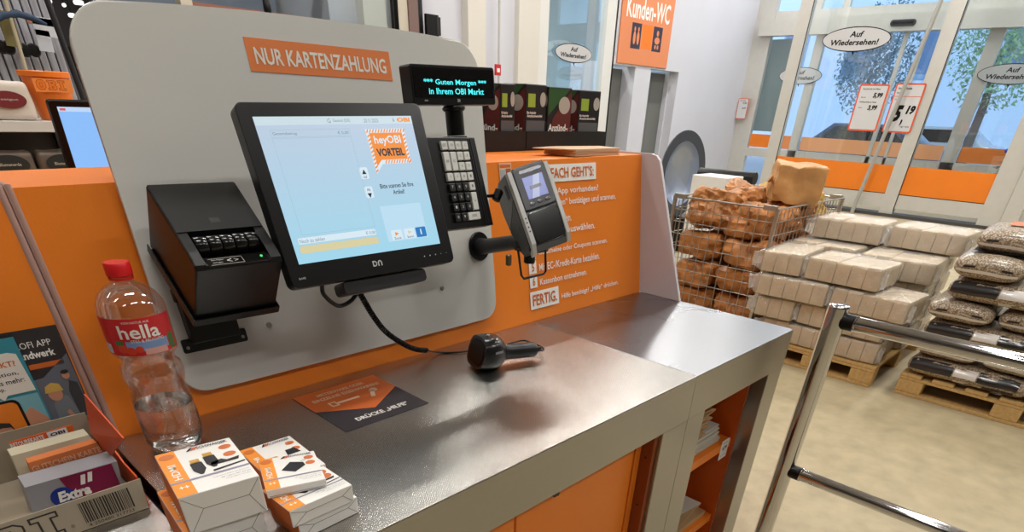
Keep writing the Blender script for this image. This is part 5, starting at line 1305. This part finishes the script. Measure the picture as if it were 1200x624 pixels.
for k in range(6):
    pts_ = [(0, 0), (.245, .015), (.26, .10), (-.02, .11)] if k < 5 else [(.0, -.002), (.25, .012), (.265, .11), (.06, .13), (-.085, .10)]
    o = MB().prism(pts_, 0, .0027).done('brown_paper', mat('brown_paper', (204, 172, 140), .7))
    o.location = (1.60 + .002 * (k % 3), 1.322 + .002 * (k % 2), ZH + .0012 + k * .0031); o.rotation_euler = (0, 0, math.radians(.7 * (k % 3)))
    tag(o, 'brown paper sheet in the low stack on the orange housing', 'paper', 'brown paper sheets on the orange housing')
rc = thing('rear_cabinet', 'orange cabinet behind the housing on which the black display trays stand', 'cabinet', (1.15, 1.58, 0))
MB().box((0, 0, 0), (1.0, .5, ZT - .001), bev=.004).done('body', ORANGE, rc)
# ================================================================ CHROME BARRIER
br = thing('queue_barrier', 'chrome tube barrier with two rails standing at the right of the counter', 'barrier', (1.95, .547, 0))
MB().cyl(.0305, 0, .992, n=40).lathe([(.0305, .992), (.0295, .9965), (.027, .999), (.0001, .9995)], n=40, caps=False).done('post', CHROME, br, True, 50)
MB().cyl(.055, 0, .012, n=40, bev=.003).done('floor_flange', CHROME, br, True, 40)
for z in (.955, .432):
    rl = MB().cyl(.0215, .034, 1.30, T(0, 0, z) @ RX(PI / 2), 32).done('rail', CHROME, br, True, 50)
    MB().cyl(.0235, .020, .058, T(0, 0, z) @ RX(PI / 2), 28, .002).done('black_collar', BLACK, rl, True, 40)
    MB().cyl(.0245, .058, .064, T(0, 0, z) @ RX(PI / 2), 28, .001).done('clasp_ring', CHROME, rl, True, 40)
MB().cyl(.0305, 0, .992, T(0, -1.33, 0), 40).done('post', CHROME, br, True, 50)

# ================================================================ STORE BEHIND THE LEFT OF THE BOARD
m2 = thing('touch_monitor', 'second checkout monitor behind the white board at the left, screen bright blue', 'monitor', mtx=T(.828, 3.0, 1.276) @ RX(math.radians(8)))
MB().prism(rrect(-.175, -.15, .175, .13, .012, 5), -.03, 0, F0, .002).done('housing', BLACK, m2)
MB().box((-.03, .03, -.4), (.03, .06, .0)).done('stand', DGREY, m2)
s2 = rect('screen', em('blue_bright', (138, 190, 250), 1.0), m2, F0, -.152, -.114, .152, .112, .0008, .0005)
rect('header_bar', em('header_pale', (190, 214, 246), 1.0), s2, F0, -.152, .098, .152, .112, .0004, .0014)
rect('red_mark', em('red', (220, 90, 90), 1.0), s2, F0, -.146, .101, -.128, .108, .0004, .0019)
# a desk that carries it
dk = thing('rear_checkout', 'rear checkout block hidden behind the orange housing', 'checkout', (.3, 2.9, 0))
MB().box((0, 0, 0), (1.4, .5, .88), bev=.01).done('block', ORANGE, dk)
# shelf with bucket and bags
SY = 5.2
sh = thing('store_shelf', 'store shelf with white boards at the top left picture edge', 'shelf', (.2, SY, 0))
SHW = mat('shelf_white', (206, 202, 196), .5)
for z in (1.205, .807, .3):
    MB().box((-.9, 0, z), (1.05, .5, z + .058), bev=.004).done('shelf_board', SHW, sh)
MB().box((-.9, .5, 0), (1.05, .52, 1.2)).done('rear_panel', mat('shelf_back', (70, 62, 58), .6, var=.4, vs=4), sh)
MB().box((-.9, .44, 0), (-.86, .5, 1.2)).done('upright', DGREY, sh); MB().box((1.01, .44, 0), (1.05, .5, 1.2)).done('upright', DGREY, sh)
bk = thing('orange_bucket', 'orange plastic bucket printed OBI standing on the white shelf', 'bucket', (1.205, SY + .16, 1.2635))
BUCK = mat('bucket_orange', (238, 126, 44), .35)
MB().lathe([(.001, 0), (.094, 0), (.098, .004), (.128, .225), (.138, .226), (.140, .252), (.134, .256), (.126, .250), (.094, .012), (.001, .010)], n=48, caps=False).done('bucket_wall', BUCK, bk, True, 40)
FB = basis((-.0, -.1290, .150), (1, 0, 0), (0, -.135, 1))
card('print_field', mat('bucket_print', (242, 146, 74), .4), bk, FB, [(-.10, .0), (.10, .0), (.103, .068), (-.103, .068)], .0004, .0)
slab_letters(bk, FB, -.088, .010, .052, mat('bucket_outline', (176, 84, 40), .5), BUCK, .0006, 1.0)
def gbag(label, x, z, w, h, m1, ml, mt='', y=SY + .04, oz=.52):
    t = thing('goods_bag', label, 'bag', (x, y, z))
    q = MB().box((-w / 2, 0, 0), (w / 2, .12, h), bev=.03, seg=3); bmesh.ops.subdivide_edges(q.bm, edges=[e for e in q.bm.edges if e.calc_length() > .06], cuts=4, use_grid_fill=True)
    for v in q.bm.verts: v.co += noise.noise_vector(v.co * 12 + Vector((x * 9, 0, 0))) * .008; v.co.z = max(v.co.z, 0)
    q.done('bag', m1, t, True, 50)
    card('oval_label', ml, t, FRONT(0, -.012, 0), ellipse(0, h * oz, w * .36, h * .22, 30), .001, 0)
    if mt: lettering('lettering', mat('label_pale_text', (190, 176, 160), .5), t, FRONT(0, -.014, 0), [(mt, -w * .2, h * (oz - .03), w * .2, h * (oz + .04), .01)])
gbag('white bag with dark red oval label on the shelf left of the bucket', .945, 1.2635, .26, .20, mat('bag_cream', (214, 204, 192), .5), mat('label_maroon', (116, 36, 40), .5), 'Saatgut')
gbag('bag with a dark oval label on the lower shelf at the picture edge', .83, 1.105 - .24, .28, .24, mat('bag_beige', (104, 90, 78), .45, var=.4), mat('label_darkgreen', (34, 38, 34), .5), 'Blumenerde', oz=.70)
gbag('oval labelled bag on the lower shelf beside the second monitor', 1.12, 1.105 - .24, .28, .24, mat('bag_beige', (0, 0, 0)), mat('label_darkgreen', (0, 0, 0)), 'Blumenerde', oz=.70)
STRIP = mat('rack_strip', (172, 172, 182), .3, var=.35, vs=3, stretch=(14, 1, .4))
rk = thing('strip_rack', 'rack of upright translucent strips in the aisle behind the orange bucket', 'rack', (-.35, 7.2, 0))
q = MB(); rr = random.Random(2)
RW = hit(68, 20, 1, 7.2).x + .35
for k in range(int(RW / .062)):
    x = k * .062; q.box((x, 0, .2), (x + .052, .03 + .04 * rr.random(), 2.15 + .1 * rr.random()), bev=.008)
q.done('strips', STRIP, rk)
MB().box((-.05, .08, 0), (RW, .14, 2.9)).done('back_panel', mat('rack_grey', (104, 104, 110), .6, var=.3, vs=5), rk)
MB().box((.75, -.02, 2.36), (RW - .1, .06, 2.52), bev=.02).done('top_cover', mat('tan_board', (166, 146, 116), .6, var=.2), rk)
MB().box((-.05, -.02, 0), (RW, .08, .14)).done('base', DGREY, rk)
def at8(px, py, y): return hit(px, py, 1, y)
for i, (px, py) in enumerate(((10, 56), (29, 59), (40, 59), (2, 55))):
    p = at8(px, py, 7.05); t = thing('black_disc', ['left', 'third', 'fourth', 'outermost'][i] + ' round black disc hanging on the strip rack', 'disc', p)
    MB().lathe([(.001, -.02), (.034, -.02), (.046, .0), (.036, .018), (.001, .02)], RX(PI / 2), 24, False).done('disc', BLACK, t, True, 40); MB().cyl(.008, .02, .15, RX(-PI / 2), 10).done('peg', CHROME, t)
def bar(label, a, b, y, r, m, nm='upright_bar'):
    A_, B_ = at8(*a, y), at8(*b, y); d_ = (B_ - A_).normalized(); top = A_ - d_ * .5
    return tag(MB().tube([top, B_ + d_ * ((-B_.z + .0) / d_.z if d_.z else 0)], r, 10).done(nm, m, smooth=True), label, 'bar')
bar('thin cream upright bar in front of the strip rack at the top left', (6, 0), (28, 74), 6.9, .014, mat('cream_bar', (190, 176, 150), .5))
bar('dark upright bar between strip rack and the rounded board corner', (57, 5), (84, 78), 6.0, .020, DGREY)
for lab, px, py, w_, h_, rgb in (('white price sign hanging on the strip rack', 53, 32, .16, .12, (210, 214, 222)), ('pale narrow notice below the white sign on the strip rack', 52, 48, .10, .14, (196, 200, 210)), ('reddish sign above the white sign on the strip rack', 47, 25, .18, .05, (176, 120, 100)), ('yellow black packet hanging at the strip rack near the cream bar', 11, 34, .10, .22, (120, 110, 66))):
    p = at8(px, py, 7.0); o = MB().box((-w_ / 2, -.005, -h_ / 2), (w_ / 2, .005, h_ / 2), bev=.002).done('rack_sign', mat('sign_%d' % px, rgb, .5)); o.location = p; tag(o, lab, 'sign')
    o.rotation_euler = (0, math.radians(4), 0)
p = at8(22, 20, 6.9)
hm = thing('hanging_canopy', 'dark blue fabric arc hanging under the tan board at the top left', 'fabric', p)
MB().tube([(-.17, 0, -.05), (-.10, 0, .0), (0, 0, .02), (.10, 0, .0), (.17, 0, -.03)], .022, 10, radii=[.01, .022, .024, .02, .01]).done('fabric', mat('navy_fabric', (46, 66, 92), .7), hm, True)
# lit lamps far back in the store
for i, (px, py, lw) in enumerate(((92, 3, .5), (84, 18, .34), (56, 1, .4), (204, 3, .5), (75, 6, .2))):
    p = hit(px, py, 1, 11.6 + .5 * i)
    t = thing('hanging_lamp', 'lit lamp hanging far back in the store, %s' % ('nearest the rounded board corner', 'lowest of the group left of the board', 'leftmost of the group', 'just above the top edge of the board', 'small, in the middle of the group')[i], 'lamp', p)
    MB().prism(rrect(-lw / 9, -.024, lw / 9, .024, .02, 5), -.03, .03, F0).done('lamp_shade', mat('lamp_glow', (255, 252, 246), emit=1.3), t)
    MB().cyl(.004, .036, 6.0 - p.z, n=8).done('cord', DGREY, t)
# far racks
for i, (x, w_, h_, rgb) in enumerate(((-.2, 1.5, 1.7, (104, 100, 98)), (1.5, 1.1, 2.0, (132, 132, 138)), (2.75, 1.0, 1.85, (96, 82, 70)))):
    t = thing('far_rack', 'blurred merchandise rack far behind the board, %s' % ('left of the dark upright bar', 'grey one beside the board corner', 'brown one above the board edge')[i], 'rack', (x, 10.5, 0))
    MB().box((0, 0, 0), (w_, .6, h_)).done('carcass', mat('far_rack_%d' % i, rgb, .8, var=.5, vs=4), t)
    for k in range(4): MB().box((-.01, -.12, .4 + k * h_ * .22), (w_ + .01, 0, .43 + k * h_ * .22)).done('shelf_board', SHW, t)
# office glazing above the board
gz = MB().box((6.08, 8.22, 0), (6.24, 8.36, 6)).box((3.3, 8.26, 2.9), (6.1, 8.34, 3.1)).box((3.3, 8.22, 0), (3.42, 8.36, 3.1)).done('window_4', mat('cream_frame', (196, 188, 172), .5)); struct(gz)
MB().box((6.245, 8.2, 0), (6.40, 8.38, 6)).done('brown_post', mat('brown_mauve', (120, 96, 92), .5), gz)
MB().box((6.065, 8.21, 0), (6.079, 8.36, 6)).done('rubber_seal', BLACK, gz)
MB().box((3.42, 8.28, .1), (6.06, 8.29, 2.9)).done('pane', GLASS, gz)
MB().box((3.42, 8.30, 2.03), (6.06, 8.31, 2.235)).done('salmon_band', mat('salmon_band', (196, 122, 100), .6), gz)
MB().box((3.42, 8.30, .1), (6.06, 8.31, 2.03)).done('lower_panel', mat('panel_pale', (170, 170, 176), .6), gz)
slab('wall_office', (2.9, 9.6, 0), (5.1, 9.7, 4), mat('office_blue_grey', (132, 142, 160), .7, var=.25, vs=1.2, stretch=(1, 1, 3)))
mc = thing('black_holder', 'slim black holder hanging in front of the salmon glazing band above the board', 'holder', hit(313, 8, 1, 7.9))
MB().lathe([(.001, -.09), (.035, -.085), (.042, -.02), (.04, .05), (.022, .08), (.012, .10), (.012, .25)], n=20, caps=False).done('handle', BLACK, mc, True)
MB().cyl(.006, .2, 6.0 - mc.location.z, n=8).done('cord', BLACK, mc)
bx = hit(508, 30, 1, 8.25)
wb_ = thing('wall_box', 'small black box on the white pier right of the brown window post', 'box', (bx.x, 8.25, bx.z))
MB().box((-.12, 0, -.11), (.10, .05, .12), bev=.008).done('case', BLACK, wb_); MB().box((.06, -.004, -.10), (.13, .048, .10), bev=.005).done('side_cap', DGREY, wb_)
MB().box((-.02, .0, -.17), (.16, .045, -.111), bev=.01).done('orange_foot', ORANGE, wb_)
struct(MB().box((6.40, 8.33, 0), (6.52, 8.36, 6)).box((6.55, 8.36, 0), (6.60, 8.40, 6)).done('trim_4', DGREY))
q_ = hit(583, 82, 1, 8.3)
rb_ = thing('red_call_point', 'small red call point on the wall pipe right of the turquoise display', 'call point', (q_.x, 8.28, q_.z))
MB().box((-.06, 0, -.07), (.06, .03, .07), bev=.006).done('case', mat('call_red', (190, 40, 48), .4), rb_)
rect('white_field', WHITE, rb_, FRONT(0, -.001, 0), -.03, -.03, .03, .02)
tag(MB().tube([(q_.x + .03, 8.30, .0), (q_.x + .03, 8.30, 5.9)], .018, 10).done('wall_pipe', mat('pipe_grey', (190, 188, 184), .4), smooth=True), 'thin pale vertical pipe on the wall above the red call point', 'pipe')


vs_ = SC.view_settings
SC.display_settings.display_device = 'sRGB'
vs_.view_transform = 'Standard'; vs_.look = 'None'; vs_.exposure = 0; vs_.gamma = 1; vs_.use_curve_mapping = False
